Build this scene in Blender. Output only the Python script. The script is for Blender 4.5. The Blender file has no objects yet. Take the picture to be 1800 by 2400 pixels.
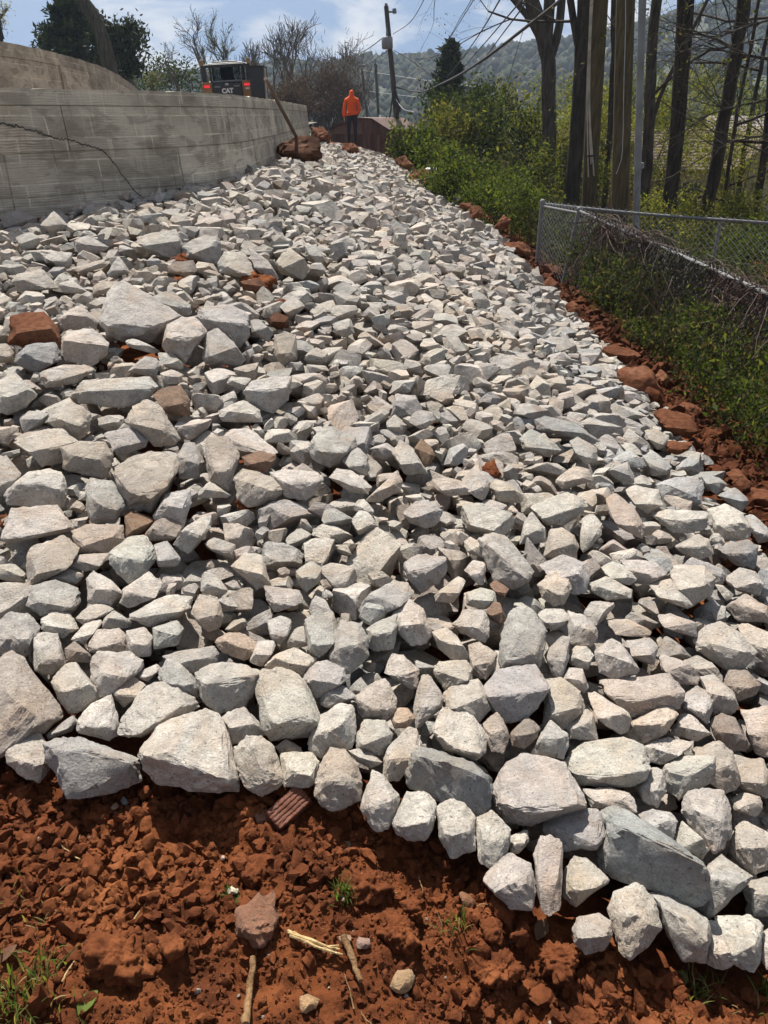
import bpy, bmesh, math, random
import numpy as np
from mathutils import Vector, Matrix

# ------------------------------------------------------------------ camera, sky, sun, exposure
sc = bpy.context.scene
EYE = 1.65
PITCH = math.radians(27.4)
FPX = 1800.0                       # focal length in pixels of the 1800 x 2400 photograph
cam = bpy.data.cameras.new('camera')
cam.sensor_fit = 'VERTICAL'; cam.sensor_height = 36.0; cam.lens = 36.0 * FPX / 2400.0
cam.clip_start = 0.05; cam.clip_end = 6000
camo = bpy.data.objects.new('camera', cam); sc.collection.objects.link(camo)
camo.location = (0, 0, EYE); camo.rotation_euler = (math.pi / 2 - PITCH, 0, 0)
sc.camera = camo

SUN_AZ, SUN_EL = math.radians(-20), math.radians(57)      # azimuth from +Y, negative is left
SUN_DIR = Vector((math.sin(SUN_AZ) * math.cos(SUN_EL), math.cos(SUN_AZ) * math.cos(SUN_EL), math.sin(SUN_EL)))
sun = bpy.data.lights.new('sun', 'SUN'); sun.energy = 5.0; sun.angle = math.radians(0.53); sun.color = (1.0, 0.95, 0.87)
suno = bpy.data.objects.new('sun', sun); sc.collection.objects.link(suno)
suno.rotation_euler = SUN_DIR.to_track_quat('Z', 'Y').to_euler(); suno.location = (-10, 30, 60)

world = bpy.data.worlds.new('World'); sc.world = world; world.use_nodes = True
wn, wl = world.node_tree.nodes, world.node_tree.links
wn.clear()
w_out = wn.new('ShaderNodeOutputWorld'); w_bg = wn.new('ShaderNodeBackground'); w_bg.inputs['Strength'].default_value = 0.055
w_sky = wn.new('ShaderNodeTexSky'); w_sky.sky_type = 'NISHITA'; w_sky.sun_disc = False
w_sky.sun_elevation = SUN_EL; w_sky.sun_rotation = SUN_AZ
w_sky.air_density = 1.0; w_sky.dust_density = 0.6; w_sky.ozone_density = 1.0
w_tc = wn.new('ShaderNodeTexCoord'); w_map = wn.new('ShaderNodeMapping'); w_map.inputs['Scale'].default_value = (3.2, 3.2, 9.5)
w_map.inputs['Location'].default_value = (0.35, 0.2, 0.5)
w_no = wn.new('ShaderNodeTexNoise'); w_no.inputs['Scale'].default_value = 1.5; w_no.inputs['Detail'].default_value = 9
w_no.inputs['Roughness'].default_value = 0.56; w_no.inputs['Distortion'].default_value = 0.3
w_rmp = wn.new('ShaderNodeValToRGB'); w_rmp.color_ramp.elements[0].position = 0.46; w_rmp.color_ramp.elements[1].position = 0.58
w_rmp.color_ramp.elements[0].color = (0, 0, 0, 1); w_rmp.color_ramp.elements[1].color = (1, 1, 1, 1)
w_mix = wn.new('ShaderNodeMix'); w_mix.data_type = 'RGBA'
w_mix.inputs['B'].default_value = (8.6, 8.6, 8.7, 1)
w_mul = wn.new('ShaderNodeMath'); w_mul.operation = 'MULTIPLY'; w_mul.inputs[1].default_value = 0.85
w_up = wn.new('ShaderNodeVectorMath'); w_up.operation = 'ADD'; w_up.inputs[1].default_value = (0, 0, 0.55)      # the blue of the sky above the haze line
w_nrm = wn.new('ShaderNodeVectorMath'); w_nrm.operation = 'NORMALIZE'
wl.new(w_tc.outputs['Generated'], w_up.inputs[0]); wl.new(w_up.outputs[0], w_nrm.inputs[0]); wl.new(w_nrm.outputs[0], w_sky.inputs['Vector'])
wl.new(w_tc.outputs['Generated'], w_map.inputs['Vector']); wl.new(w_map.outputs['Vector'], w_no.inputs['Vector'])
wl.new(w_no.outputs['Fac'], w_rmp.inputs['Fac']); wl.new(w_rmp.outputs['Color'], w_mul.inputs[0])
wl.new(w_mul.outputs[0], w_mix.inputs['Factor']); w_tn = wn.new('ShaderNodeMix'); w_tn.data_type = 'RGBA'; w_tn.blend_type = 'MULTIPLY'; w_tn.inputs['Factor'].default_value = 1.0; w_tn.inputs['B'].default_value = (0.86, 0.97, 1.0, 1); wl.new(w_sky.outputs['Color'], w_tn.inputs['A']); wl.new(w_tn.outputs['Result'], w_mix.inputs['A'])
wl.new(w_mix.outputs['Result'], w_bg.inputs['Color']); wl.new(w_bg.outputs['Background'], w_out.inputs['Surface'])

sc.view_settings.view_transform = 'Standard'; sc.view_settings.look = 'None'
sc.view_settings.exposure = 0.82; sc.view_settings.gamma = 1.0; sc.view_settings.use_curve_mapping = False
sc.render.engine = 'CYCLES'; sc.cycles.max_bounces = 5; sc.cycles.diffuse_bounces = 3; sc.cycles.volume_bounces = 0
sc.cycles.transparent_max_bounces = 8; sc.cycles.use_denoising = True

# ------------------------------------------------------------------ small helpers
HAZE = True
rng = np.random.default_rng(7)
random.seed(7)
CP, SP = math.cos(PITCH), math.sin(PITCH)

def ray(u, v):
    a = (u - 900) / FPX; b = (1200 - v) / FPX
    return np.array((a, CP + b * SP, -SP + b * CP))
def at_y(u, v, y):
    d = ray(u, v); t = y / d[1]
    return np.array((d[0] * t, y, EYE + d[2] * t))
def at_z(u, v, z):
    d = ray(u, v); t = (z - EYE) / d[2]
    return np.array((d[0] * t, d[1] * t, z))
def proj(p):
    p = np.asarray(p, float); z = p[..., 2] - EYE
    zc = p[..., 1] * CP - z * SP; yc = p[..., 1] * SP + z * CP
    return 900 + FPX * p[..., 0] / zc, 1200 - FPX * yc / zc, zc

def smooth(a, b, x):
    t = np.clip((x - a) / (b - a), 0, 1)
    return t * t * (3 - 2 * t)

class SinNoise:
    """cheap smooth vector-valued noise: sums of random sine waves"""
    def __init__(self, seed, octaves=4, base=1.0, gain=0.5, lac=2.0, waves=7):
        r = np.random.default_rng(seed); self.o = []
        for k in range(octaves):
            d = r.normal(size=(waves, 3)); d /= np.linalg.norm(d, axis=1)[:, None]
            f = base * lac ** k * r.uniform(0.7, 1.4, size=(waves, 1))
            self.o.append((d * f * 2 * math.pi, r.uniform(0, 6.28, waves), gain ** k / math.sqrt(waves / 2)))
    def __call__(self, p):
        s = 0
        for d, ph, a in self.o:
            s = s + a * np.sin(p @ d.T + ph).sum(axis=-1)
        return s

def vnoise2(x, y, seed=0):
    """value noise on a 2-d lattice"""
    xi = np.floor(x).astype(np.int64); yi = np.floor(y).astype(np.int64); fx = x - xi; fy = y - yi
    fx = fx * fx * (3 - 2 * fx); fy = fy * fy * (3 - 2 * fy)
    def h(a, b):
        n = (a * 374761393 + b * 668265263 + seed * 1442695041) & 0x7fffffff
        n = ((n ^ (n >> 13)) * 1274126177) & 0x7fffffff
        return ((n ^ (n >> 16)) & 0xffff) / 65535.0
    return (h(xi, yi) * (1 - fx) + h(xi + 1, yi) * fx) * (1 - fy) + (h(xi, yi + 1) * (1 - fx) + h(xi + 1, yi + 1) * fx) * fy

def link(o, parent=None):
    sc.collection.objects.link(o)
    if parent is not None: o.parent = parent
    return o

def tag(o, label=None, cat=None, group=None, kind=None):
    if label: o['label'] = label
    if cat: o['category'] = cat
    if group: o['group'] = group
    if kind: o['kind'] = kind
    return o

def empty(name, loc=(0, 0, 0), rz=0.0):
    o = bpy.data.objects.new(name, None); o.location = loc; o.rotation_euler = (0, 0, rz); o.empty_display_size = 0.2
    return link(o)

class MB:
    """mesh builder that collects triangles and quads and builds one mesh object"""
    def __init__(self): self.v = []; self.f = []; self.c = []; self.uv = []; self.n = 0; self.m = []
    def add(self, v, f, tint=None, mi=0):
        v = np.asarray(v, float); f = np.asarray(f, np.int64)
        self.v.append(v); self.f.append(f + self.n); self.m.append(np.full(len(f), mi)); self.n += len(v)
        if tint is not None:
            t = np.asarray(tint, float)
            self.c.append(np.broadcast_to(t, (len(v), 3)) if t.ndim == 1 else t)
        return self
    def box(self, c, s, rot=None, tint=None, mi=0):
        v = np.array([(x, y, z) for x in (-.5, .5) for y in (-.5, .5) for z in (-.5, .5)]) * np.asarray(s)
        if rot is not None: v = v @ np.asarray(rot).T
        f = [(0, 1, 3, 2), (4, 6, 7, 5), (0, 4, 5, 1), (2, 3, 7, 6), (0, 2, 6, 4), (1, 5, 7, 3)]
        return self.add(v + np.asarray(c), f, tint, mi)
    def tube(self, pts, radii, sides=6, caps=True, tint=None, mi=0):
        pts = np.asarray(pts, float); n = len(pts); radii = np.broadcast_to(np.asarray(radii, float), (n,))
        t = np.gradient(pts, axis=0); t /= np.linalg.norm(t, axis=1)[:, None] + 1e-9
        ref = np.array((0, 0, 1.0)) if abs(t[0][2]) < .9 else np.array((1.0, 0, 0))
        a = np.cross(t, ref); a /= np.linalg.norm(a, axis=1)[:, None] + 1e-9; b = np.cross(t, a)
        ang = np.arange(sides) * 2 * math.pi / sides
        v = pts[:, None, :] + radii[:, None, None] * (np.cos(ang)[None, :, None] * a[:, None, :] + np.sin(ang)[None, :, None] * b[:, None, :])
        i, j = np.meshgrid(np.arange(n - 1), np.arange(sides), indexing='ij'); j2 = (j + 1) % sides
        f = np.stack([i * sides + j, i * sides + j2, (i + 1) * sides + j2, (i + 1) * sides + j], -1).reshape(-1, 4)
        self.add(v.reshape(-1, 3), f, tint, mi)
        if caps and sides >= 3:
            for r0 in (0, (n - 1) * sides):
                cidx = self.n
                ring = np.arange(sides) + r0
                vv = np.vstack([v.reshape(-1, 3)[ring], v.reshape(-1, 3)[ring].mean(0)])
                ff = [(k, (k + 1) % sides, sides) if r0 == 0 else ((k + 1) % sides, k, sides) for k in range(sides)]
                self.add(vv, ff, tint, mi)
        return self
    def build(self, name, mats, parent=None, smooth_shade=False, uv=None, sharp=None):
        me = bpy.data.meshes.new(name)
        if self.n:
            v = np.vstack(self.v).astype(np.float32)
            starts, tot, idx, mi = [], 0, [], []
            sizes = np.concatenate([np.full(len(f), f.shape[1]) for f in self.f])
            idx = np.concatenate([f.ravel() for f in self.f]).astype(np.int32); mi = np.concatenate(self.m).astype(np.int32)
            me.vertices.add(len(v)); me.vertices.foreach_set('co', v.ravel())
            me.loops.add(len(idx)); me.loops.foreach_set('vertex_index', idx)
            me.polygons.add(len(sizes)); st = np.concatenate([[0], np.cumsum(sizes)[:-1]]).astype(np.int32)
            me.polygons.foreach_set('loop_start', st)
            if not isinstance(mats, (list, tuple)): mats = [mats]
            for m in mats: me.materials.append(m)
            me.polygons.foreach_set('material_index', mi)
            me.polygons.foreach_set('use_smooth', np.full(len(sizes), smooth_shade))
            if self.c:
                ca = me.attributes.new('tint', 'FLOAT_COLOR', 'POINT')
                col = np.ones((len(v), 4), np.float32); col[:, :3] = np.vstack(self.c); ca.data.foreach_set('color', col.ravel())
            if uv is not None:
                l = me.uv_layers.new(name='UVMap'); l.data.foreach_set('uv', np.asarray(uv, np.float32)[idx].ravel())
            me.update(calc_edges=True)
            if sharp: me.set_sharp_from_angle(angle=math.radians(sharp))
        return link(bpy.data.objects.new(name, me), parent)

def rotz(a): c, s = math.cos(a), math.sin(a); return np.array(((c, -s, 0), (s, c, 0), (0, 0, 1)))
def rand_rot(r):
    q = r.normal(size=4); q /= np.linalg.norm(q); w, x, y, z = q
    return np.array(((1 - 2 * (y * y + z * z), 2 * (x * y - z * w), 2 * (x * z + y * w)),
                     (2 * (x * y + z * w), 1 - 2 * (x * x + z * z), 2 * (y * z - x * w)),
                     (2 * (x * z - y * w), 2 * (y * z + x * w), 1 - 2 * (x * x + y * y))))

ICO = {}
for lv in (1, 2, 3, 4, 5):
    bm = bmesh.new(); bmesh.ops.create_icosphere(bm, subdivisions=lv, radius=1.0)
    ICO[lv] = (np.array([v.co[:] for v in bm.verts]), np.array([[v.index for v in f.verts] for f in bm.faces])); bm.free()

# ------------------------------------------------------------------ materials
def mat(name):
    m = bpy.data.materials.new(name); m.use_nodes = True; nt = m.node_tree; b = nt.nodes['Principled BSDF']
    return m, nt, b
def N(nt, t, **kw):
    n = nt.nodes.new(t)
    for k, v in kw.items():
        if k in n.inputs: n.inputs[k].default_value = v
        else: setattr(n, k, v)
    return n
def ramp(nt, fac, stops):
    r = nt.nodes.new('ShaderNodeValToRGB'); el = r.color_ramp.elements
    while len(el) < len(stops): el.new(0.5)
    for e, (p, c) in zip(el, stops): e.position = p; e.color = (*c, 1) if len(c) == 3 else c
    nt.links.new(fac, r.inputs['Fac']); return r
def mix(nt, fac, a, b, mode='MIX'):
    n = nt.nodes.new('ShaderNodeMix'); n.data_type = 'RGBA'; n.blend_type = mode
    for s, v in (('Factor', fac), ('A', a), ('B', b)):
        if hasattr(v, 'is_output'): nt.links.new(v, n.inputs[s])
        else: n.inputs[s].default_value = v if not isinstance(v, tuple) else ((*v, 1) if len(v) == 3 else v)
    return n.outputs['Result']
def bump(nt, b, h, strength=0.4, dist=0.01, chain=None):
    n = N(nt, 'ShaderNodeBump'); n.inputs['Strength'].default_value = strength; n.inputs['Distance'].default_value = dist
    nt.links.new(h, n.inputs['Height'])
    if chain is not None: nt.links.new(chain, n.inputs['Normal'])
    nt.links.new(n.outputs['Normal'], b.inputs['Normal']); return n.outputs['Normal']
def objcoord(nt, scale=(1, 1, 1), kind='Object'):
    t = N(nt, 'ShaderNodeTexCoord'); m = N(nt, 'ShaderNodeMapping'); m.inputs['Scale'].default_value = scale
    nt.links.new(t.outputs[kind], m.inputs['Vector']); return m.outputs['Vector']
def worldpos(nt):
    g = N(nt, 'ShaderNodeNewGeometry'); return g.outputs['Position']
def noise(nt, vec, scale, detail=6, rough=0.6, dist=0.0):
    n = N(nt, 'ShaderNodeTexNoise'); n.inputs['Scale'].default_value = scale; n.inputs['Detail'].default_value = detail
    n.inputs['Roughness'].default_value = rough; n.inputs['Distortion'].default_value = dist
    nt.links.new(vec, n.inputs['Vector']); return n.outputs['Fac']

def plain(name, col, rough=0.7, metal=0.0, nscale=8.0, amt=0.35, bmp=0.15, dark=None):
    """one colour broken up by a procedural noise"""
    m, nt, b = mat(name); vec = objcoord(nt)
    f = noise(nt, vec, nscale, 6, 0.6)
    d = dark or tuple(c * (1 - amt) for c in col); l = tuple(min(1, c * (1 + amt * .6)) for c in col)
    r = ramp(nt, f, [(0.3, d), (0.7, l)]); nt.links.new(r.outputs['Color'], b.inputs['Base Color'])
    b.inputs['Roughness'].default_value = rough; b.inputs['Metallic'].default_value = metal
    if bmp: bump(nt, b, noise(nt, vec, nscale * 5, 5, 0.65), bmp, 0.01)
    return m

def make_rock_mat():
    m, nt, b = mat('limestone'); vec = worldpos(nt)
    at = N(nt, 'ShaderNodeAttribute'); at.attribute_name = 'tint'; tint = at.outputs['Color']
    big = noise(nt, vec, 4.0, 5, 0.55, 0.6); med = noise(nt, vec, 24.0, 6, 0.64, 0.4); fine = noise(nt, vec, 150.0, 4, 0.7)
    c = mix(nt, ramp(nt, big, [(0.36, (0, 0, 0)), (0.66, (1, 1, 1))]).outputs['Color'], mix(nt, 1.0, tint, (0.80, 0.80, 0.81), 'MULTIPLY'), mix(nt, 1.0, tint, (1.18, 1.16, 1.13), 'MULTIPLY'))
    c = mix(nt, ramp(nt, med, [(0.34, (.85, .85, .85)), (0.55, (0, 0, 0))]).outputs['Color'], c, mix(nt, 1.0, tint, (0.58, 0.57, 0.57), 'MULTIPLY'))
    stain = noise(nt, vec, 2.6, 7, 0.66, 1.4)
    c = mix(nt, ramp(nt, stain, [(0.46, (0, 0, 0)), (0.70, (.85, .85, .85))]).outputs['Color'], c, mix(nt, 1.0, tint, (0.88, 0.70, 0.55), 'MULTIPLY'))
    smear = noise(nt, vec, 7.0, 8, 0.7, 2.0)
    c = mix(nt, ramp(nt, smear, [(0.605, (0, 0, 0)), (0.72, (.8, .8, .8))]).outputs['Color'], c, (0.23, 0.125, 0.075))
    vein = noise(nt, vec, 6.0, 3, 0.5, 3.5)
    c = mix(nt, ramp(nt, vein, [(0.485, (0, 0, 0)), (0.5, (.45, .45, .45)), (0.515, (0, 0, 0))]).outputs['Color'], c, mix(nt, 1.0, tint, (1.35, 1.35, 1.35), 'MULTIPLY'))
    sp = noise(nt, vec, 95.0, 2, 0.5)
    c = mix(nt, ramp(nt, sp, [(0.645, (0, 0, 0)), (0.70, (.8, .8, .8))]).outputs['Color'], c, (0.10, 0.085, 0.07))
    c = mix(nt, ramp(nt, fine, [(0.36, (.75, .75, .75)), (0.56, (0, 0, 0))]).outputs['Color'], c, mix(nt, 1.0, tint, (0.6, 0.59, 0.58), 'MULTIPLY'))
    nt.links.new(c, b.inputs['Base Color']); b.inputs['Roughness'].default_value = 0.92
    b.inputs['Specular IOR Level'].default_value = 0.22
    n1 = bump(nt, b, noise(nt, vec, 14.0, 8, 0.68, 0.5), 0.9, 0.03)
    bump(nt, b, fine, 0.8, 0.006, n1)
    return m

def make_soil_mat(name, a, bcol, c3):
    m, nt, b = mat(name); vec = worldpos(nt)
    big = noise(nt, vec, 2.6, 6, 0.6, 0.5); med = noise(nt, vec, 30.0, 6, 0.65)
    r = ramp(nt, big, [(0.33, a), (0.52, bcol), (0.72, c3)])
    c = mix(nt, ramp(nt, med, [(0.3, (.75, .75, .75)), (0.55, (0, 0, 0))]).outputs['Color'], r.outputs['Color'], tuple(x * .45 for x in a))
    sp = noise(nt, vec, 120, 2, 0.5)
    c = mix(nt, ramp(nt, sp, [(0.72, (0, 0, 0)), (0.76, (.5, .5, .5))]).outputs['Color'], c, (0.36, 0.2, 0.12))
    nt.links.new(c, b.inputs['Base Color']); b.inputs['Roughness'].default_value = 0.97; b.inputs['Specular IOR Level'].default_value = 0.1
    n1 = bump(nt, b, noise(nt, vec, 70.0, 7, 0.7), 0.75, 0.012)
    bump(nt, b, noise(nt, vec, 260.0, 3, 0.7), 0.5, 0.003, n1)
    return m

def make_leaf_mat(name, stops, transl=0.35):
    m, nt, b = mat(name)
    at = N(nt, 'ShaderNodeAttribute'); at.attribute_name = 'tint'
    c = at.outputs['Color']
    nt.links.new(c, b.inputs['Base Color']); b.inputs['Roughness'].default_value = 0.75; b.inputs['Specular IOR Level'].default_value = 0.12
    tr = N(nt, 'ShaderNodeBsdfTranslucent'); nt.links.new(mix(nt, 1.0, c, (1.5, 1.5, 0.7), 'MULTIPLY'), tr.inputs['Color'])
    ms = N(nt, 'ShaderNodeMixShader'); ms.inputs[0].default_value = transl
    nt.links.new(b.outputs[0], ms.inputs[1]); nt.links.new(tr.outputs[0], ms.inputs[2])
    nt.links.new(ms.outputs[0], nt.nodes['Material Output'].inputs['Surface'])
    return m

def make_bark(name, dark, light, scale=14):
    m, nt, b = mat(name); vec = objcoord(nt, (1, 1, 0.14))
    f = noise(nt, vec, scale, 7, 0.7, 0.3); r = ramp(nt, f, [(0.35, dark), (0.65, light)])
    nt.links.new(r.outputs['Color'], b.inputs['Base Color']); b.inputs['Roughness'].default_value = 0.95
    b.inputs['Specular IOR Level'].default_value = 0.15
    bump(nt, b, f, 0.8, 0.03); return m

def make_concrete(name='board_formed_concrete', tone=(1.26, 1.21, 1.13)):
    m, nt, b = mat(name)
    tc = N(nt, 'ShaderNodeTexCoord'); uv = tc.outputs['UV']
    def mp(s):
        n = N(nt, 'ShaderNodeMapping'); n.inputs['Scale'].default_value = s; nt.links.new(uv, n.inputs['Vector']); return n.outputs['Vector']
    big = noise(nt, mp((0.9, 1.6, 1)), 1.6, 6, 0.6, 0.5)
    c = ramp(nt, big, [(0.30, (0.20, 0.178, 0.150)), (0.5, (0.33, 0.305, 0.268)), (0.70, (0.46, 0.43, 0.385))]).outputs['Color']
    wv = N(nt, 'ShaderNodeTexWave'); wv.bands_direction = 'Y'; wv.inputs['Scale'].default_value = 7.0; wv.inputs['Distortion'].default_value = 7.5
    wv.inputs['Detail'].default_value = 4; wv.inputs['Detail Scale'].default_value = 1.1; nt.links.new(mp((0.5, 2.2, 1)), wv.inputs['Vector'])
    g = ramp(nt, wv.outputs['Fac'], [(0.25, (.5, .5, .5)), (0.6, (0, 0, 0))]).outputs['Color']
    patch = ramp(nt, noise(nt, mp((1.1, 1.4, 1)), 2.2, 3, 0.5), [(0.46, (0, 0, 0)), (0.6, (1, 1, 1))]).outputs['Color']
    c = mix(nt, mix(nt, 1.0, g, patch, 'MULTIPLY'), c, (0.52, 0.49, 0.44))
    lime = noise(nt, mp((5.5, 0.42, 1)), 2.0, 5, 0.6, 0.35)
    c = mix(nt, ramp(nt, lime, [(0.57, (0, 0, 0)), (0.74, (.7, .7, .7))]).outputs['Color'], c, (0.58, 0.55, 0.49))
    bt = N(nt, 'ShaderNodeTexBrick'); bt.inputs['Scale'].default_value = 1.0; bt.inputs['Brick Width'].default_value = .46; bt.inputs['Row Height'].default_value = .1825; bt.inputs['Mortar Size'].default_value = .010; bt.inputs['Mortar Smooth'].default_value = .8; bt.offset = .37
    dv = N(nt, 'ShaderNodeTexNoise'); dv.inputs['Scale'].default_value = 2.5; nt.links.new(uv, dv.inputs['Vector']); vm = N(nt, 'ShaderNodeVectorMath'); vm.operation = 'MULTIPLY_ADD'; vm.inputs[1].default_value = (.07, .012, 0); nt.links.new(dv.outputs['Color'], vm.inputs[0]); nt.links.new(uv, vm.inputs[2]); nt.links.new(vm.outputs[0], bt.inputs['Vector'])
    bm_ = ramp(nt, noise(nt, mp((2, 2, 1)), 2.2, 4, 0.6), [(0.38, (.05, .05, .05)), (0.60, (.75, .75, .75))]).outputs['Color']
    c = mix(nt, mix(nt, 1.0, bm_, bt.outputs['Fac'], 'MULTIPLY'), c, (0.62, 0.585, 0.52))
    drip = noise(nt, mp((9, 0.55, 1)), 2.4, 5, 0.65)
    c = mix(nt, ramp(nt, drip, [(0.60, (0, 0, 0)), (0.74, (.75, .75, .75))]).outputs['Color'], c, (0.085, 0.072, 0.058))
    oi = N(nt, 'ShaderNodeObjectInfo'); c = mix(nt, 1.0, c, ramp(nt, oi.outputs['Random'], [(0.0, (.72, .71, .70)), (0.5, (.95, .94, .92)), (1.0, (1.18, 1.16, 1.12))]).outputs['Color'], 'MULTIPLY')
    blot = noise(nt, mp((1.3, 3.2, 1)), 2.6, 4, 0.55, 0.8)
    c = mix(nt, ramp(nt, blot, [(0.52, (0, 0, 0)), (0.62, (.5, .5, .5))]).outputs['Color'], c, (0.15, 0.135, 0.115))
    rust = noise(nt, mp((4, 1.4, 1)), 3.0, 5, 0.6)
    c = mix(nt, ramp(nt, rust, [(0.67, (0, 0, 0)), (0.76, (.5, .5, .5))]).outputs['Color'], c, (0.20, 0.11, 0.065))
    c = mix(nt, 1.0, c, tone, 'MULTIPLY')
    nt.links.new(c, b.inputs['Base Color']); b.inputs['Roughness'].default_value = 0.9; b.inputs['Specular IOR Level'].default_value = 0.2
    n1 = bump(nt, b, wv.outputs['Fac'], 0.35, 0.008)
    n2 = bump(nt, b, noise(nt, mp((1, 1, 1)), 60, 6, 0.7), 0.35, 0.006, n1)
    return m

def make_rust(name, c0, c1, c2):
    m, nt, b = mat(name); vec = objcoord(nt, (1.5, 1.5, 0.35))
    f = noise(nt, vec, 3.2, 7, 0.65, 0.6)
    r = ramp(nt, f, [(0.34, c0), (0.52, c1), (0.70, c2)]); nt.links.new(r.outputs['Color'], b.inputs['Base Color'])
    b.inputs['Roughness'].default_value = 0.75; bump(nt, b, noise(nt, vec, 40, 5, 0.6), 0.2, 0.005); return m

M = dict(
    rock=make_rock_mat(),
    soil=make_soil_mat('red_clay', (0.076, 0.024, 0.010), (0.142, 0.044, 0.0155), (0.245, 0.083, 0.028)),
    clod=make_soil_mat('red_clay_clod', (0.085, 0.027, 0.012), (0.158, 0.050, 0.019), (0.27, 0.096, 0.036)),
    redrock=make_soil_mat('rusty_rock', (0.105, 0.040, 0.020), (0.165, 0.066, 0.034), (0.25, 0.125, 0.075)),
    concrete=make_concrete(), tanconcrete=make_concrete('tan_concrete', (1.22, 1.14, .99)),
    shadeclay=make_soil_mat('shade_toned_clay', (0.060, 0.020, 0.010), (0.095, 0.032, 0.014), (0.14, 0.052, 0.022)),  # same clay, darkened: shade of slope and plants painted into the colour
    brownrock=make_soil_mat('brown_rock', (0.060, 0.027, 0.016), (0.105, 0.048, 0.028), (0.19, 0.10, 0.062)),
    leaf=make_leaf_mat('leaf', None, 0.5),
    needle=make_leaf_mat('needle', None, 0.12),
    bark=make_bark('grey_brown_bark', (0.030, 0.025, 0.020), (0.125, 0.108, 0.085)),
    darkbark=make_bark('dark_bark', (0.018, 0.015, 0.012), (0.078, 0.063, 0.048)),
    polewood=make_bark('treated_pole_wood', (0.050, 0.040, 0.022), (0.135, 0.108, 0.062), 20),
    greypole=make_bark('weathered_pole_wood', (0.045, 0.040, 0.034), (0.135, 0.120, 0.100), 20),
    twig=plain('bare_twigs', (0.095, 0.078, 0.066), 0.9, nscale=3),
    browntwig=plain('brown_twigs', (0.085, 0.052, 0.042), 0.95, nscale=2),
    galv=plain('galvanised_steel', (0.17, 0.172, 0.175), 0.8, 0.0, 14, 0.25, 0.05),
    wire=plain('galvanised_wire', (0.36, 0.365, 0.37), 0.6, 0.2, 14, 0.25, 0.0),
    cable=plain('black_cable', (0.025, 0.025, 0.028), 0.6, nscale=5, bmp=0),
    conduit=plain('grey_conduit', (0.20, 0.205, 0.21), 0.6, nscale=3, bmp=0.05),
    whitewire=plain('pale_wires', (0.42, 0.37, 0.30), 0.6, nscale=6, bmp=0.05),
)
# ------------------------------------------------------------------ terrain
CTRL = np.array([  # x, y, height of the visible surface
    (-3.4, 7.2, .84), (-2.6, 8.3, .93), (-2.0, 9.2, .99), (-1.85, 12.1, 1.0), (-1.9, 15.9, .97), (-2.1, 20, .93), (-2.2, 24, .90),
    (-4.6, 6.2, .80), (-3.2, 4.6, .50), (-2.4, 2.8, .16), (-2.6, 1.4, .02), (-1.2, 1.66, .02), (-.7, 1.55, .01), (-.12, 1.47, -.02),
    (.28, 1.3, -.07), (.45, 1.15, -.10), (.9, 1.05, -.15), (1.6, .9, -.25),
    (-2.5, .2, .03), (-1, .2, .02), (0, .2, .0), (1, .2, -.12), (2.2, .2, -.33),
    (-1.6, 3.2, .27), (-.6, 3.2, .21), (.4, 3.0, .12), (1.2, 2.6, .0),
    (-1.6, 5.0, .56), (-.4, 5.0, .46), (.8, 5.0, .20), (-1.2, 7.2, .80), (.2, 7.6, .52), (1.2, 7.4, .12),
    (-.6, 10, .85), (.6, 10.2, .40), (-.4, 14, .82), (.9, 14, .28), (-.6, 18.5, .82), (.5, 18, .42), (-1.0, 22, .88),
    (2.0, 1.9, -.20), (1.75, 2.85, -.12), (1.80, 3.9, -.14), (1.95, 5.1, -.20), (2.05, 7.1, -.26), (2.12, 9.2, -.30), (2.2, 11.6, -.36),
    (1.95, 13.1, -.18), (1.45, 17.8, .13), (.60, 20.8, .38), (-.30, 22.0, .75), (-1.2, 26, .80), (.6, 26, .1),
    (2.9, 3.0, -.55), (2.9, 5.5, -.62), (3.0, 8, -.66), (3.1, 11, -.74), (4.5, 4, -.9), (4.5, 9, -.95), (4.2, 13.5, -.95), (3.0, 16, -.75), (2.6, 20, -.55),
    (7, 6, -1.2), (7, 14, -1.35), (5, 22, -1.3), (9, 24, -2.0), (2, 28, -.7), (-2.5, 29.5, .75), (-.6, 29.8, .66), (-5, 29, .9), (0, 34, -.6), (-6, 36, -.2), (4, 34, -1.5), (9, 34, -2.4)])
def _tps_k(r2): return np.where(r2 > 1e-12, 0.5 * r2 * np.log(np.maximum(r2, 1e-12)), 0)
_P = CTRL[:, :2]; _n = len(_P)
_K = _tps_k(((_P[:, None] - _P[None]) ** 2).sum(-1)) + np.eye(_n) * 0.02
_A = np.block([[_K, np.hstack([np.ones((_n, 1)), _P])], [np.hstack([np.ones((_n, 1)), _P]).T, np.zeros((3, 3))]])
_W = np.linalg.solve(_A, np.concatenate([CTRL[:, 2], np.zeros(3)]))
def surf_exact(x, y):
    x = np.asarray(x, float); y = np.asarray(y, float); sh = x.shape; x = x.ravel(); y = y.ravel(); out = np.empty(len(x))
    for i in range(0, len(x), 60000):
        q = np.stack([x[i:i + 60000], y[i:i + 60000]], 1)
        out[i:i + 60000] = _tps_k(((q[:, None] - _P[None]) ** 2).sum(-1)) @ _W[:_n] + _W[_n] + q @ _W[_n + 1:]
    return out.reshape(sh)
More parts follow.
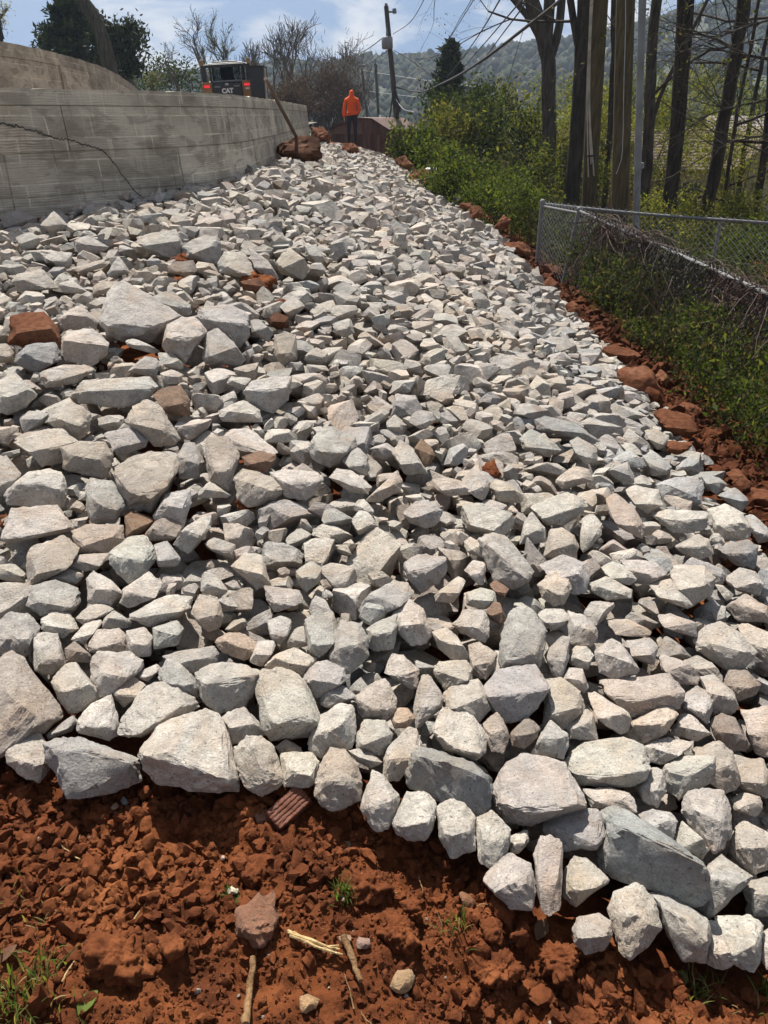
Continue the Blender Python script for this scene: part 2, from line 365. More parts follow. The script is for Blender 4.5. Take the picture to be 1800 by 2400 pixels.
class Lattice:
    """a slow function of x and y sampled once, then read back bilinearly"""
    def __init__(s, f, x0, x1, y0, y1, h):
        s.x0, s.y0, s.h = x0, y0, h; xs = np.arange(x0, x1 + h, h); ys = np.arange(y0, y1 + h, h); X, Y = np.meshgrid(xs, ys, indexing='ij'); s.z = f(X, Y); s.n = s.z.shape
    def __call__(s, x, y):
        a = np.clip((np.asarray(x, float) - s.x0) / s.h, 0, s.n[0] - 1.001); b = np.clip((np.asarray(y, float) - s.y0) / s.h, 0, s.n[1] - 1.001); i = a.astype(int); j = b.astype(int); a = a - i; b = b - j; z = s.z
        return (z[i, j] * (1 - a) + z[i + 1, j] * a) * (1 - b) + (z[i, j + 1] * (1 - a) + z[i + 1, j + 1] * a) * b
surf = Lattice(surf_exact, -9, 15, -5, 48, .07)
def far_ground(x, y): return -1.3 - 1.2 * smooth(0, 10, x) + 1.0 * smooth(-2, -10, x) * smooth(70, 30, y)
def top_surface(x, y):
    x = np.asarray(x, float); y = np.asarray(y, float)
    w = np.maximum(smooth(28, 37, y), smooth(6.5, 10, np.abs(x - .5)))
    return surf(x, y) * (1 - w) + far_ground(x, y) * w

ZONE = np.array([(-2.5, 1.72), (-1.7, 1.74), (-1.15, 1.70), (-.72, 1.60), (-.12, 1.52), (.26, 1.32), (.42, 1.16), (.80, 1.06), (1.4, .98), (2.0, 1.5), (1.98, 2.2), (1.84, 2.9), (1.92, 3.9),
                 (2.06, 5.1), (2.14, 7.1), (2.2, 9.2), (2.2, 11.0), (2.12, 13.0), (2.0, 15.5), (1.82, 17.8), (1.45, 19.6), (1.0, 21.0), (.3, 22.6), (-.8, 23.8), (-2.05, 24.2),
                 (-2.0, 20.0), (-1.82, 15.9), (-1.72, 12.1), (-1.83, 9.25), (-2.40, 8.35), (-2.85, 7.75), (-3.3, 7.1), (-4.4, 6.0), (-3.4, 3.6)])
def zone_sd_exact(x, y):
    """signed distance to the riprap's outline, positive inside"""
    x = np.asarray(x, float); y = np.asarray(y, float); ins = np.zeros(x.shape, bool); d = np.full(x.shape, 1e9)
    for (x1, y1), (x2, y2) in zip(ZONE, np.roll(ZONE, -1, 0)):
        c = ((y1 > y) != (y2 > y)) & (x < (x2 - x1) * (y - y1) / (y2 - y1 + 1e-12) + x1); ins ^= c
        dx, dy = x2 - x1, y2 - y1; t = np.clip(((x - x1) * dx + (y - y1) * dy) / (dx * dx + dy * dy), 0, 1)
        d = np.minimum(d, np.hypot(x - x1 - t * dx, y - y1 - t * dy))
    return np.where(ins, d, -d)
zone_sd = Lattice(zone_sd_exact, -9, 15, -5, 48, .05)
def soil_z(x, y):
    sd = zone_sd(x, y)
    fr = smooth(2.6, 1.9, y) * smooth(-.9, -.1, sd)
    return top_surface(x, y) - 0.20 * smooth(-.05, .45, sd) - .012 - .075 * fr * (1 - smooth(.0, .4, sd) * .6)

def grid_mesh(name, xs, ys, z, material, hole=None):
    X, Y = np.meshgrid(xs, ys, indexing='ij'); Z = z(X, Y)
    nx, ny = X.shape; i, j = np.meshgrid(np.arange(nx - 1), np.arange(ny - 1), indexing='ij'); a = (i * ny + j).ravel()
    f = np.stack([a, a + ny, a + ny + 1, a + 1], 1)
    if hole is not None:
        xc = (X[:-1, :-1] + X[1:, 1:]).ravel() / 2; yc = (Y[:-1, :-1] + Y[1:, 1:]).ravel() / 2; f = f[~hole(xc, yc)]
    return MB().add(np.stack([X, Y, Z], -1).reshape(-1, 3), f).build(name, material, smooth_shade=True)

def lumps(x, y):
    """height of loose crumbly clay"""
    h = 0
    for k, (s, a) in enumerate(((.34, .034), (.13, .022), (.055, .018), (.027, .008))):
        n = vnoise2(x / s + 7.3 * k, y / s + 3.1 * k, 11 + k); n2 = vnoise2(x / s * 1.7 - k, y / s * 1.7 + 2 * k, 31 + k)
        h = h + a * (1 - np.abs(2 * n - 1)) * (.4 + 1.2 * n2)
    return h
NEAR = (-2.0, 1.7, .45, 2.15)
def near_soil(x, y):
    e = smooth(0, .2, np.minimum(np.minimum(x - NEAR[0], NEAR[1] - x), np.minimum(y - NEAR[2], NEAR[3] - y)))
    return soil_z(x, y) + (lumps(x, y) - .035) * e * (1 - .5 * smooth(.1, .4, zone_sd(x, y)))
tag(grid_mesh('soil', np.arange(NEAR[0], NEAR[1] + .003, .0094), np.arange(NEAR[2], NEAR[3] + .003, .0094), near_soil, M['soil']), kind='structure')
tag(grid_mesh('ground', np.arange(-7, 13.01, .13), np.arange(-3, 46.01, .14), lambda x, y: soil_z(x, y) + .05 * (vnoise2(x * 2.2, y * 2.2, 5) - .5) * smooth(-.1, -.6, zone_sd(x, y)),
              M['soil'], hole=lambda x, y: (x > NEAR[0] + .07) & (x < NEAR[1] - .07) & (y > NEAR[2] + .07) & (y < NEAR[3] - .07)), kind='structure')
M['field'] = plain('rough_grass', (0.060, 0.085, 0.028), 0.95, nscale=.35, amt=.5)
tag(grid_mesh('field', np.concatenate([np.arange(-900, -40, 60.), np.arange(-40, 60, 4.), np.arange(60, 960, 60.)]), np.concatenate([np.arange(-100, -20, 20.), np.arange(-20, 80, 4.), np.arange(80, 1000, 50.)]),
              lambda x, y: far_ground(x, y) - .25 - 1.6 * ((x > -9) & (x < 15) & (y > -6) & (y < 44)), M['field']), kind='structure')

# ------------------------------------------------------------------ riprap rocks
TONE = dict(w=(.515, .48, .43), g=(.44, .418, .388), b=(.40, .395, .385), t=(.47, .415, .355), p=(.475, .425, .38), d=(.325, .32, .312), r=(.25, .168, .12), o=(.47, .385, .295), n=(.31, .265, .23))
CROP = dict(A=(0, 1400, .3014), B=(450, 1400, .3014), C=(900, 1400, .3014), D=(1300, 1400, .3014), E=(700, 1800, .3315), G=(1250, 1800, .3315),
            H=(0, 950, .3014), I=(450, 950, .3014), J=(900, 950, .3014), K=(1300, 950, .3014), L=(0, 480, .3014), M=(400, 480, .3014), N=(1200, 440, .3617), S=(0, 1700, .5425))
# every line: crop, tone, outline in the crop's pixels [| ridge], then a description for the most telling ones
TRACE = '''
A t -60,560 100,435 190,470 300,640 400,760 490,880 500,940 350,1060 180,1100 50,1200 -60,1210 | 110,800 230,880 330,960 ; large tan boulder cut off by the left edge above the red soil
A p 130,1095 310,1055 355,1110 345,1230 380,1340 300,1440 150,1400 50,1290 60,1170 | 140,1270 270,1310 340,1290 ; pinkish grey rock at the left end of the front row
A b 350,1150 420,1095 640,1085 780,1130 1070,1260 1110,1330 1095,1420 900,1510 630,1530 510,1580 470,1500 440,1360 360,1260 | 420,1180 700,1180 1000,1290 ; blue grey wedge rock overhanging the red soil in the front row
A w 1070,1200 1260,1010 1500,920 1600,885 1700,930 1790,1170 1870,1400 1850,1500 1740,1530 1500,1500 1230,1440 1110,1300 | 1180,1240 1300,1210 1480,1330 1720,1400 ; big cream triangular boulder in the front row with a brown clod stuck on it
A w 930,950 1080,740 1200,675 1370,680 1500,780 1550,850 1480,900 1300,970 1130,1080 920,1075 | 1110,1040 1240,920 1400,850 ; domed cream boulder leaning behind the big triangular boulder
A w 600,960 700,840 860,770 920,930 920,1070 850,1110 600,1060
A g 350,1070 580,900 600,960 560,1040 370,1110
A w 400,660 500,520 590,505 700,660 790,730 790,800 620,890 540,890 460,800
A t 870,720 960,575 1140,680 1060,760 970,855 890,790
A w 705,490 760,425 1000,425 1100,490 1090,560 900,620 830,780 780,770 700,640
A w 270,320 330,270 450,280 500,440 515,530 400,605 275,570
A g -60,250 80,120 220,130 310,230 310,290 240,460 180,470 30,430 -60,450 ; rounded grey boulder on the left edge just above the tan boulder
A w 310,170 430,105 540,130 620,240 480,320 320,250
A t 685,370 760,250 920,240 990,300 985,420 800,445 700,420
A w 980,260 1120,225 1190,310 1170,455 1070,470 1000,420
A g 1180,235 1380,170 1435,240 1400,370 1200,405
A g 1240,580 1300,480 1380,490 1480,600 1565,700 1540,780 1400,730 1240,640
A g 1280,460 1400,420 1670,370 1705,440 1680,510 1500,600 1460,560
A w 550,330 660,200 790,165 800,200 640,385
A n 510,400 580,340 640,400 730,460 700,515 520,500
A w 1060,590 1220,515 1260,560 1150,660 1070,630
A w 1015,130 1200,20 1350,-30 1480,0 1480,80 1370,160 1170,230 1030,170 ; long white slab lying tilted in the left middle of the slope
A w 585,160 680,60 800,45 890,90 820,150 640,220
A w 800,160 890,100 1030,200 1000,240 790,240
B w 30,590 150,530 330,500 555,570 480,740 400,860 200,910 100,800 60,690 | 90,670 290,700 510,600 ; white topped wedge block left of the tall white boulder
B w 490,690 560,570 700,530 800,560 870,660 940,800 990,940 980,1060 800,1090 620,1100 540,1010 530,880 | 640,970 850,900 960,960 ; tall white boulder towering in the second row
B w 215,930 260,880 400,860 520,980 560,1060 380,1130 310,1140
B w 310,1170 420,1055 540,1070 640,1170 710,1400 700,1470 540,1535 430,1470 340,1290 | 460,1150 540,1330 560,1440
B w 690,1210 930,1205 990,1270 960,1440 900,1480 720,1475
B t 640,1160 730,1100 850,1170 850,1220 690,1220
B t 1000,1310 1070,1165 1190,1190 1290,1300 1325,1470 1300,1590 1130,1659 1010,1640 950,1560 945,1450 ; tan egg shaped rock right beside the red brick
B w 905,1130 980,920 1150,810 1250,850 1260,1000 1250,1170 1020,1240 920,1190
B w 1270,1080 1340,955 1500,965 1560,1060 1540,1150 1470,1240 1280,1170
B w 1215,1190 1300,1170 1400,1210 1475,1280 1400,1335 1290,1290
B t 1250,780 1380,680 1500,640 1590,800 1590,900 1510,970 1320,950
B g 860,640 960,500 1060,480 1190,540 1210,640 1150,680 1000,730 970,780 880,720
B g 1000,770 1100,670 1180,680 1275,760 1240,800 1060,860 1010,830
B g 875,170 960,120 1090,115 1150,270 1120,340 1000,470 910,420 ; grey upright block standing in the middle of the slope
B w 1110,420 1150,170 1290,200 1370,330 1380,460 1270,560 1180,580 1060,470
B w 1350,250 1480,170 1600,120 1610,200 1560,390 1440,425 1370,390
B o 170,350 280,270 420,280 510,370 510,440 400,500 230,430
B w 580,180 690,130 770,170 770,240 690,375 600,300
B p 730,350 800,240 870,215 910,380 740,390
B w 560,540 680,430 800,390 980,470 960,530 860,620 700,530
B w 440,510 510,330 640,330 660,370 550,540
B t 0,130 60,-20 200,0 240,150 220,230 130,275 50,220
B g 1290,160 1350,40 1430,-30 1530,0 1500,150 1390,210
C d 160,1370 190,1210 270,1155 480,1200 700,1270 830,1410 840,1500 825,1650 790,1730 650,1690 420,1590 200,1490 | 260,1230 500,1290 740,1390 ; large dark grey flat slab behind the row of egg shaped rocks
C w 840,1480 960,1250 1060,1205 1280,1250 1400,1300 1580,1600 1560,1640 1300,1720 1100,1790 960,1740 840,1640 | 880,1620 1150,1690 1500,1610 ; large flat white slab right of the dark grey slab
C w 360,1030 450,860 560,855 690,930 810,1080 790,1210 720,1270 480,1190 | 390,1060 560,1170 740,1220 ; round topped white rock above the dark grey slab
C g 790,690 880,570 1050,530 1170,520 1290,690 1170,870 1080,940 930,985 830,880 | 810,770 980,770 1270,720 ; big grey faced block in the middle of the right half
C w 1250,640 1360,625 1530,730 1570,860 1550,930 1410,1015 1230,1010 1220,900
C w 470,740 520,680 730,630 800,740 830,880 740,970 560,880 460,850
C g 290,600 350,600 470,780 440,860 250,1030 225,870
C g 915,280 980,130 1060,50 1160,100 1240,220 1240,380 1210,540 920,560 900,480 | 950,480 1040,330 1170,450 ; tall grey pointed rock standing above the grey faced block
C w 110,80 200,10 300,90 370,290 330,350 210,365 100,280 60,140
C w 370,270 480,225 570,300 680,480 540,490 430,410
C w 530,210 620,100 790,100 810,180 810,300 780,350 600,290
C r 790,120 860,30 900,50 960,180 920,230 830,180 ; small rusty brown stone wedged beside the tall grey pointed rock
C g 1150,1210 1220,1060 1290,955 1440,1060 1440,1150 1400,1265 1260,1240
C n 980,1060 1110,910 1220,1020 1200,1100 1090,1180 1000,1150
C t 770,980 880,905 925,950 980,1080 970,1160 930,1225 830,1210
C p 5,590 60,450 150,450 270,560 260,700 200,700 110,640
C w 390,570 430,500 650,490 690,550 680,640 500,680 470,740 400,620
C t 650,370 740,340 880,440 870,550 790,640 690,600
C g 1250,450 1300,380 1390,290 1445,310 1440,470 1380,630 1310,590
C w 1190,130 1250,80 1400,90 1460,170 1330,260 1240,235
C w 0,1260 20,1170 180,1010 250,1020 290,1150 150,1230 120,1420 40,1420 0,1370
C o 50,920 100,850 190,850 240,940 190,1020 80,1020
C w 1430,480 1480,380 1570,380 1640,450 1590,570 1450,530
D w 110,1200 170,1110 520,1100 670,1160 760,1320 680,1410 520,1470 200,1465 80,1300 | 150,1370 330,1410 700,1350 ; wide white slab on the right lying above the long dark boulder
D w 860,1290 1000,1230 1240,1240 1245,1370 1200,1450 970,1565 880,1490 850,1370 | 900,1360 1050,1400 1220,1290 ; square white block right of the wide white slab
D p 330,640 650,620 880,600 990,740 960,860 700,900 600,940 430,790 | 420,760 600,820 900,760 ; big pinkish flat topped rock in the lower right of the slope
D g 310,430 440,320 520,370 660,560 640,600 480,640 360,580
D t 520,1090 600,960 840,840 920,860 970,910 860,1060 680,1145
D w 260,740 310,730 560,890 595,950 570,1050 520,1090 330,880
D g 960,860 1000,760 1110,690 1220,740 1240,800 1190,1000 1080,930
D w 1090,330 1180,220 1290,190 1400,260 1590,430 1500,560 1340,580 1200,480 1100,420 ; wide flat white rock near the right edge
D w 100,100 220,130 330,240 340,310 280,380 130,370 110,300
D g 800,130 900,120 1120,200 1100,310 960,270 820,190
D w 800,450 860,450 1120,610 1110,680 960,680 830,560
D g 550,330 740,310 810,390 780,530 640,480
D w 1130,620 1240,600 1390,740 1445,870 1380,910 1230,910
D n 1310,680 1360,570 1500,560 1600,680 1560,760 1420,810 ; dark brownish boulder near the right edge
D t 1000,490 1110,455 1230,510 1310,620 1290,670 1110,600
D w 890,1060 980,910 1060,910 1220,1060 1100,1120 930,1080
D w 680,1160 880,1080 1070,1130 1040,1190 940,1250 830,1300 760,1280
D n 1200,980 1300,910 1400,940 1520,1150 1480,1200 1370,1200 1240,1100
D t 1060,1180 1280,1115 1380,1200 1440,1400 1440,1480 1330,1520 1230,1450 1250,1250
D p 1380,1220 1620,1250 1680,1400 1659,1560 1450,1500
D w 600,1460 760,1330 840,1340 875,1510 800,1640 700,1600
D w 200,1480 430,1470 580,1520 640,1620 640,1680 300,1640
D t 1440,870 1660,860 1760,1000 1700,1250 1560,1200 1490,1000
D w 90,1010 240,870 300,900 340,1120 120,1100
D t 1420,220 1500,200 1720,300 1720,560 1560,450
D w 60,640 100,540 220,550 270,700 230,760
D t 380,170 560,160 750,260 740,310 560,300
E w 450,230 520,15 600,50 710,190 690,340 640,440 540,460 440,290
E w 670,390 760,150 900,155 970,240 985,370 900,500 820,520 700,460 ; round cream rock in the front row below the dark grey slab
E w 980,280 1100,215 1170,240 1260,350 1255,590 1080,650 1000,500
E w 1260,350 1370,300 1500,440 1480,600 1430,690 1370,730 1280,650 1265,480
E w 1490,480 1620,430 1630,520 1560,610 1490,600
E p 1300,780 1440,620 1510,610 1640,680 1680,860 1650,1000 1500,1000 1390,900
G p 0,600 50,470 120,460 205,520 200,680 190,1010 120,1060 60,1030 20,800 ; narrow upright slab standing in the front row on the right
G w 200,720 280,615 380,630 530,770 530,810 300,990 200,900
G b 60,430 160,320 320,280 450,300 530,480 440,580 210,585
G d 455,320 560,265 680,310 960,500 1180,650 1240,780 1250,900 1140,985 900,890 700,820 560,780 490,700 450,560 | 560,400 780,470 1000,560 1190,700 ; long dark grey boulder, longest rock in the lower right
G w 525,1000 570,880 730,810 790,840 860,940 905,1130 800,1270 680,1360 600,1290 550,1130 | 640,1050 720,1010 800,1100 ; cream rock with an orange stain at the lower right front
G g 265,1140 310,1050 460,1025 545,1090 555,1180 490,1290 370,1330 280,1250 ; small round grey rock lying alone on the red soil at lower right
G g 830,890 980,910 1230,1050 1270,1180 1210,1380 1050,1360 950,1180 | 900,960 1100,1080 1220,1220 ; grey rock with black patches at the lower right front
G w 1230,1080 1290,1080 1400,1240 1460,1380 1340,1435 1200,1370
G w 1290,1060 1540,1035 1630,1110 1600,1380 1560,1450 1480,1440 1400,1240
G g 1150,990 1220,680 1330,605 1540,770 1440,900 1250,1060
G w 1050,310 1100,170 1200,145 1330,170 1400,290 1410,480 1340,590 1270,600 1120,430
G g 740,330 850,285 980,310 1025,380 1000,510 880,460
G w 1000,500 1060,385 1250,580 1200,650 1060,570
G w 1390,590 1420,400 1490,360 1700,490 1720,720 1550,770
G g 1475,860 1540,790 1700,770 1720,1040 1560,1050
G w 1600,1340 1620,1160 1700,1100 1740,1400 1650,1430
G w 1390,210 1480,165 1600,200 1620,290 1570,350 1420,300
H w 40,690 220,530 380,490 470,520 530,700 490,810 60,770 | 130,620 300,600 470,660 ; white domed rock near the left edge above a flat white slab
H w 20,1030 90,800 450,770 560,940 560,980 80,1075 | 30,1040 250,1020 550,950 ; flat white slab like a tabletop near the left edge
H t 215,1390 230,1110 500,980 620,1100 600,1150 520,1250 390,1340 250,1420
H g 650,640 700,560 870,580 990,690 985,800 890,920 700,915 680,760
H t 885,480 960,400 1150,345 1360,400 1395,480 1260,700 1180,830 1010,800 990,680 890,590 | 1000,680 1170,720 1270,640 ; big tan speckled boulder in the left middle of the slope
H t 490,330 600,280 820,275 880,370 860,560 800,570 500,490
H w 130,290 340,190 480,185 610,275 500,340 490,430 330,480 250,410
H g 800,210 1060,175 1155,270 1120,330 910,400 870,300
H t 970,130 1020,0 1150,-40 1260,20 1390,250 1340,310 1200,320 1130,230 ; large smooth tan boulder leaning right beside a rusty brown rock
H w 375,130 430,30 560,-30 650,0 715,60 700,190 610,270 520,180
H g 1195,850 1280,690 1480,650 1490,760 1430,960 1200,880
H n 1135,1000 1200,900 1320,845 1420,930 1400,990 1330,1060 1170,1050
H w 840,1140 1000,1020 1120,1020 1190,1090 1210,1200 1150,1310 1000,1370 900,1290 840,1200
H t 620,1140 550,980 690,930 970,930 970,1040 830,1150 700,1150
H w 540,1250 600,1160 840,1150 830,1210 740,1290 640,1300
H w 665,1350 720,1270 870,1370 955,1470 860,1550 690,1545
H w 930,1540 950,1430 1160,1290 1275,1380 1180,1490 1000,1580
H g 200,1560 260,1410 430,1365 620,1420 640,1530 560,1610 300,1655 ; broad grey rounded rock in the left part of the slope above the tan boulder
H r 975,860 1030,815 1220,890 1120,990 975,1030 ; rusty pointed stone below the big tan speckled boulder
H w 1340,1080 1560,870 1650,850 1650,930 1530,1100 1460,1160
H g 1190,1080 1300,1050 1400,1190 1380,1250 1230,1260
H w 390,1340 500,1260 660,1310 600,1390 400,1370
H w -40,1240 120,1225 210,1310 190,1380 -40,1350
H w -40,430 50,400 160,530 150,580 50,690 -40,720
H g 150,110 220,30 390,60 330,150 190,215
H g 1365,400 1440,285 1510,290 1585,440 1540,560 1400,570
I t 330,570 400,520 500,515 690,580 720,650 640,740 440,785 350,720 ; smooth tan oval boulder left of the centre
I w 600,520 700,500 960,520 1025,580 950,690 880,740 720,710 710,590 | 730,600 850,650 1000,590 ; white flat topped block right of the tan oval boulder
I w 1060,560 1120,485 1230,490 1400,630 1380,700 1220,670 1120,600
I g 910,320 960,200 1080,160 1280,240 1280,330 1160,440 1060,480 930,420 ; large grey round block near the centre of the slope
I g 1160,430 1290,320 1370,400 1390,500 1360,560 1250,520
I r 380,400 530,350 650,380 660,450 580,525 420,490
I w 50,680 130,585 310,700 280,725 60,720
I w 300,1250 400,1150 550,1150 610,1390 500,1430
I p 560,1400 830,1440 870,1520 750,1580 640,1610 580,1530
I g 85,1070 170,1020 340,1080 320,1200 130,1130
I w 60,1450 90,1280 200,1330 290,1440 220,1500
J g -200,1590 -100,1450 80,1355 190,1370 225,1460 100,1520 0,1640 -180,1650
I w 1240,900 1300,820 1370,830 1470,950 1300,1010
I t 1350,740 1600,500 1640,590 1620,680 1460,750
I g 810,1290 930,1200 1010,1270 1000,1370 890,1455 830,1390
I p 100,400 110,250 290,240 375,390 290,660 130,590
J g 165,1330 160,1230 280,1150 480,1180 490,1290 420,1390 290,1450 | 180,1290 330,1300 480,1210 ; grey square block in the centre of the slope
J g 740,1050 830,965 950,1010 1040,1130 1180,1300 1150,1390 1010,1430 850,1360 790,1200 | 850,1120 960,1250 1100,1340 ; big grey boulder with a slanting ridge right of the centre
J w 1045,1090 1080,920 1150,820 1260,950 1270,1070 1150,1060
J w 1130,790 1430,670 1540,710 1570,790 1510,860 1400,940 1270,930 ; broad white crested rock in the right half of the slope
J t 1250,1170 1290,960 1380,940 1480,1010 1520,1100 1500,1210
J t 1195,1400 1300,1290 1450,1300 1460,1420 1400,1540 1330,1560 1230,1500
J g 1220,1250 1390,1160 1550,1230 1590,1330 1570,1450 1480,1480 1450,1300
J g 150,840 250,740 340,740 450,820 430,900 350,975 200,920
J t 375,580 480,550 620,590 710,690 500,710 390,650
J w 590,570 690,490 810,570 820,650 770,740 700,680
J t 820,640 850,565 950,590 1090,700 1070,760 900,750
J g 1055,260 1150,190 1270,240 1380,350 1280,410 1080,340
J g 1430,270 1500,230 1660,330 1660,420 1580,470 1480,370
J d 1170,110 1250,80 1500,150 1680,280 1600,290 1200,190 ; dark grey sloping slab in the upper right of the riprap
J t 1340,580 1470,465 1600,500 1630,590 1480,620 1380,660
J w 60,370 130,270 230,350 340,530 160,540 110,450
J r 230,330 290,250 370,330 400,390 320,490 ; rusty brown rock among pale stones right of the centre
J g 195,130 240,40 370,40 400,110 310,210
J w 620,1280 700,1190 790,1230 780,1400 730,1400
J w 640,1450 750,1410 850,1440 870,1520 780,1590 630,1560
J w 380,1480 580,1320 640,1360 540,1540 390,1530
J r 820,1390 880,1335 985,1420 930,1510 850,1450
J w 630,1060 670,1020 830,1120 790,1200 640,1140
K b 780,620 920,560 1090,550 1160,640 1150,770 950,770 840,750 ; bluish grey split boulder at the right edge of the riprap
K b 1130,540 1280,560 1350,620 1260,690 1180,640
K w 1190,800 1320,750 1450,830 1530,960 1490,1050 1260,1060 1200,930 ; white cube like boulder sitting on a dark rock at the right edge
K b 1260,700 1400,625 1510,740 1450,840 1330,750
K d 1240,1110 1500,1040 1590,1100 1550,1270 1400,1230 ; dark slate grey rock under the white cube like boulder
K w 740,850 880,810 1180,830 1180,960 1050,1000 930,990 | 890,890 1050,910 1170,880
K w 545,650 620,610 800,660 840,780 720,840 620,780
K t 400,730 480,690 620,800 700,940 690,1045 500,950 420,830 ; tan rock slanting down right in the right half
K w 195,1080 210,870 290,840 370,920 370,1010 300,1080 220,1150
K w 940,1100 1110,1000 1200,1040 1250,1160 1130,1200 1000,1150
K w 880,1300 930,1240 1160,1250 1250,1340 1230,1480 1060,1560 1000,1400
K w 730,1390 900,1350 1070,1550 1030,1580 800,1500
K g 1330,1350 1440,1260 1560,1290 1640,1390 1590,1480 1420,1440
K b 1470,860 1530,840 1660,950 1700,1050 1580,1080 1530,960
K w 355,1260 450,1200 560,1250 640,1350 590,1410 400,1320
K g 520,1210 780,1200 870,1310 740,1410 650,1390
K w 270,1380 400,1330 600,1430 590,1500 400,1520 280,1440
K g 405,510 570,430 620,550 620,610 540,630
K b 680,390 790,360 920,480 870,540 750,555
K b 430,440 560,340 690,420 690,490 600,470
K t 1350,1560 1480,1455 1660,1560 1700,1700 1430,1680
K g 690,190 800,180 880,250 880,310 800,350
K b 940,470 1060,390 1130,430 1090,520 950,510
L g 770,900 820,760 880,650 960,610 1140,690 1160,780 1280,800 1400,860 1290,950 1190,1090 960,1070 840,1000 | 820,930 1000,990 1250,920 ; biggest grey boulder in the upper left, shaped like an anvil
L w 1250,1090 1310,940 1420,865 1510,880 1595,990 1540,1090 1440,1240 1300,1160 | 1290,1030 1440,1070 1570,1010 ; five sided white boulder right of the anvil shaped boulder
L w 480,1030 520,980 720,960 850,1070 830,1170 720,1250 500,1210 | 510,1060 700,1080 830,1100 ; white block below left of the anvil shaped boulder
L r 80,870 340,825 440,950 480,1100 440,1130 330,1090 160,1100 70,1080 ; rusty red brown block near the left edge
L d 130,1170 210,1090 430,1070 480,1200 390,1240 290,1310 130,1230 ; dark grey rock right below the rusty red block
L g 580,1470 630,1360 800,1340 1180,1325 1250,1410 1190,1470 1090,1540 960,1580 650,1540 | 700,1450 900,1440 1150,1430 ; long grey slab with a dark hollow under it in the upper left
L w 310,1310 500,1240 700,1250 740,1280 600,1390 370,1420
L r 1190,1480 1260,1430 1400,1395 1470,1520 1480,1640 1300,1630 ; rusty brown angular rock at the right end of the long grey slab
L w -40,1380 120,1310 290,1480 200,1570 60,1640 -40,1600 ; broad white rock cut off by the left edge below the rusty red block
L g 1060,290 1120,240 1380,180 1430,340 1400,440 1180,380 | 1100,320 1280,300 1390,280 ; big grey block standing high below the concrete wall
L g 1420,330 1490,280 1690,240 1720,310 1700,460 1640,470 1450,420
L w 450,890 560,800 640,770 760,910 750,965 480,970
L g 305,160 420,40 530,160 430,250
L g 0,100 130,40 280,100 200,170 30,180
L g 90,600 140,530 330,490 450,640 230,640 180,690
L g 565,280 680,230 850,330 800,380 620,390
L g 550,490 800,425 835,460 810,490 620,540
L g 820,540 920,400 1020,530 850,570
L n 1300,480 1380,440 1500,430 1530,520 1440,560 1320,530
L g 330,400 450,360 570,370 560,480 480,490
L w 455,610 560,580 700,690 600,690 480,680
L t 710,640 790,590 950,600 860,700 710,700
L g 1150,730 1330,670 1480,780 1470,850 1390,870 1220,770
L g 980,1300 1130,1170 1220,1190 1250,1250 1220,1340
L w 1220,1150 1330,1150 1430,1230 1420,1280 1280,1270
L w 980,1060 1040,1035 1240,1140 1190,1160 990,1100
L w -40,1080 50,1070 110,1150 100,1220 -40,1250
L w 1235,1310 1330,1280 1440,1320 1400,1390 1280,1390
L g 110,250 220,210 330,260 240,350 170,360
M g 200,880 230,800 460,770 600,840 610,1010 540,1110 440,1000 270,1010 | 330,900 460,950 590,930 ; big grey boulder with a flat slanting face right of the white five sided boulder
M g 250,1190 260,1010 360,960 490,1060 570,1200 530,1240 400,1250 280,1230
M w 370,460 420,370 560,370 690,520 690,590 560,570 390,530 ; pale smooth rounded boulder lying over red soil in the upper middle
M t 820,440 920,330 1060,440 1090,500 1020,580 860,530
M g 565,1450 640,1360 860,1380 930,1340 910,1520 800,1620 690,1600 590,1520 | 600,1440 750,1460 890,1420 ; large grey block with a rough top in the upper middle
M t 800,1000 880,980 975,1000 960,1080 985,1200 860,1250 800,1170 ; stump shaped tan rock standing upright in the upper middle
M w 845,790 950,700 1050,790 940,890
M w 1245,830 1290,780 1440,775 1465,820 1400,870 1250,900
M g 1255,930 1400,875 1430,1000 1360,1040 1270,1000
M r 770,870 820,820 920,870 920,950 830,970 780,930 ; dark red clod between pale stones in the upper middle
M w 1040,1180 1130,1110 1220,1150 1215,1230 1050,1220
M w 380,1600 570,1510 700,1600 720,1690 390,1690
M g 1040,310 1130,300 1220,440 1150,480 1060,390
M g 610,890 680,880 800,990 770,1080 620,1000
M g 600,330 760,430 780,540 840,570 790,610 700,520
M r 520,590 690,570 760,640 690,690 560,660 ; rusty clod under the pale smooth rounded boulder
M w 1050,1240 1210,1250 1230,1290 1080,1310
M w 430,1390 470,1330 630,1350 560,1450
'''
def parse_trace(text):
    out = []
    for ln in text.strip().splitlines():
        body, _, lab = ln.partition(' ; ')
        head, _, ridge = body.partition(' | ')
        t = head.split(); c = CROP[t[0]]
        P = lambda s: np.array([[float(a) for a in q.split(',')] for q in s]) * c[2] + np.array(c[:2])
        out.append((t[1], P(t[2:]), P(ridge.split()) if ridge else None, lab.strip()))
    return out

_tq = np.concatenate([np.arange(.9, 6, .01), np.arange(6, 32, .03)])
def hit(u, v, f=surf):
    d = ray(u, v); x = d[0] / d[1] * _tq; z = EYE + d[2] / d[1] * _tq
    k = np.argmax(z < f(x, _tq)); k = k if z[k] < f(x[k:k + 1], _tq[k:k + 1])[0] else len(_tq) - 1
    return np.array((x[k], _tq[k], z[k]))

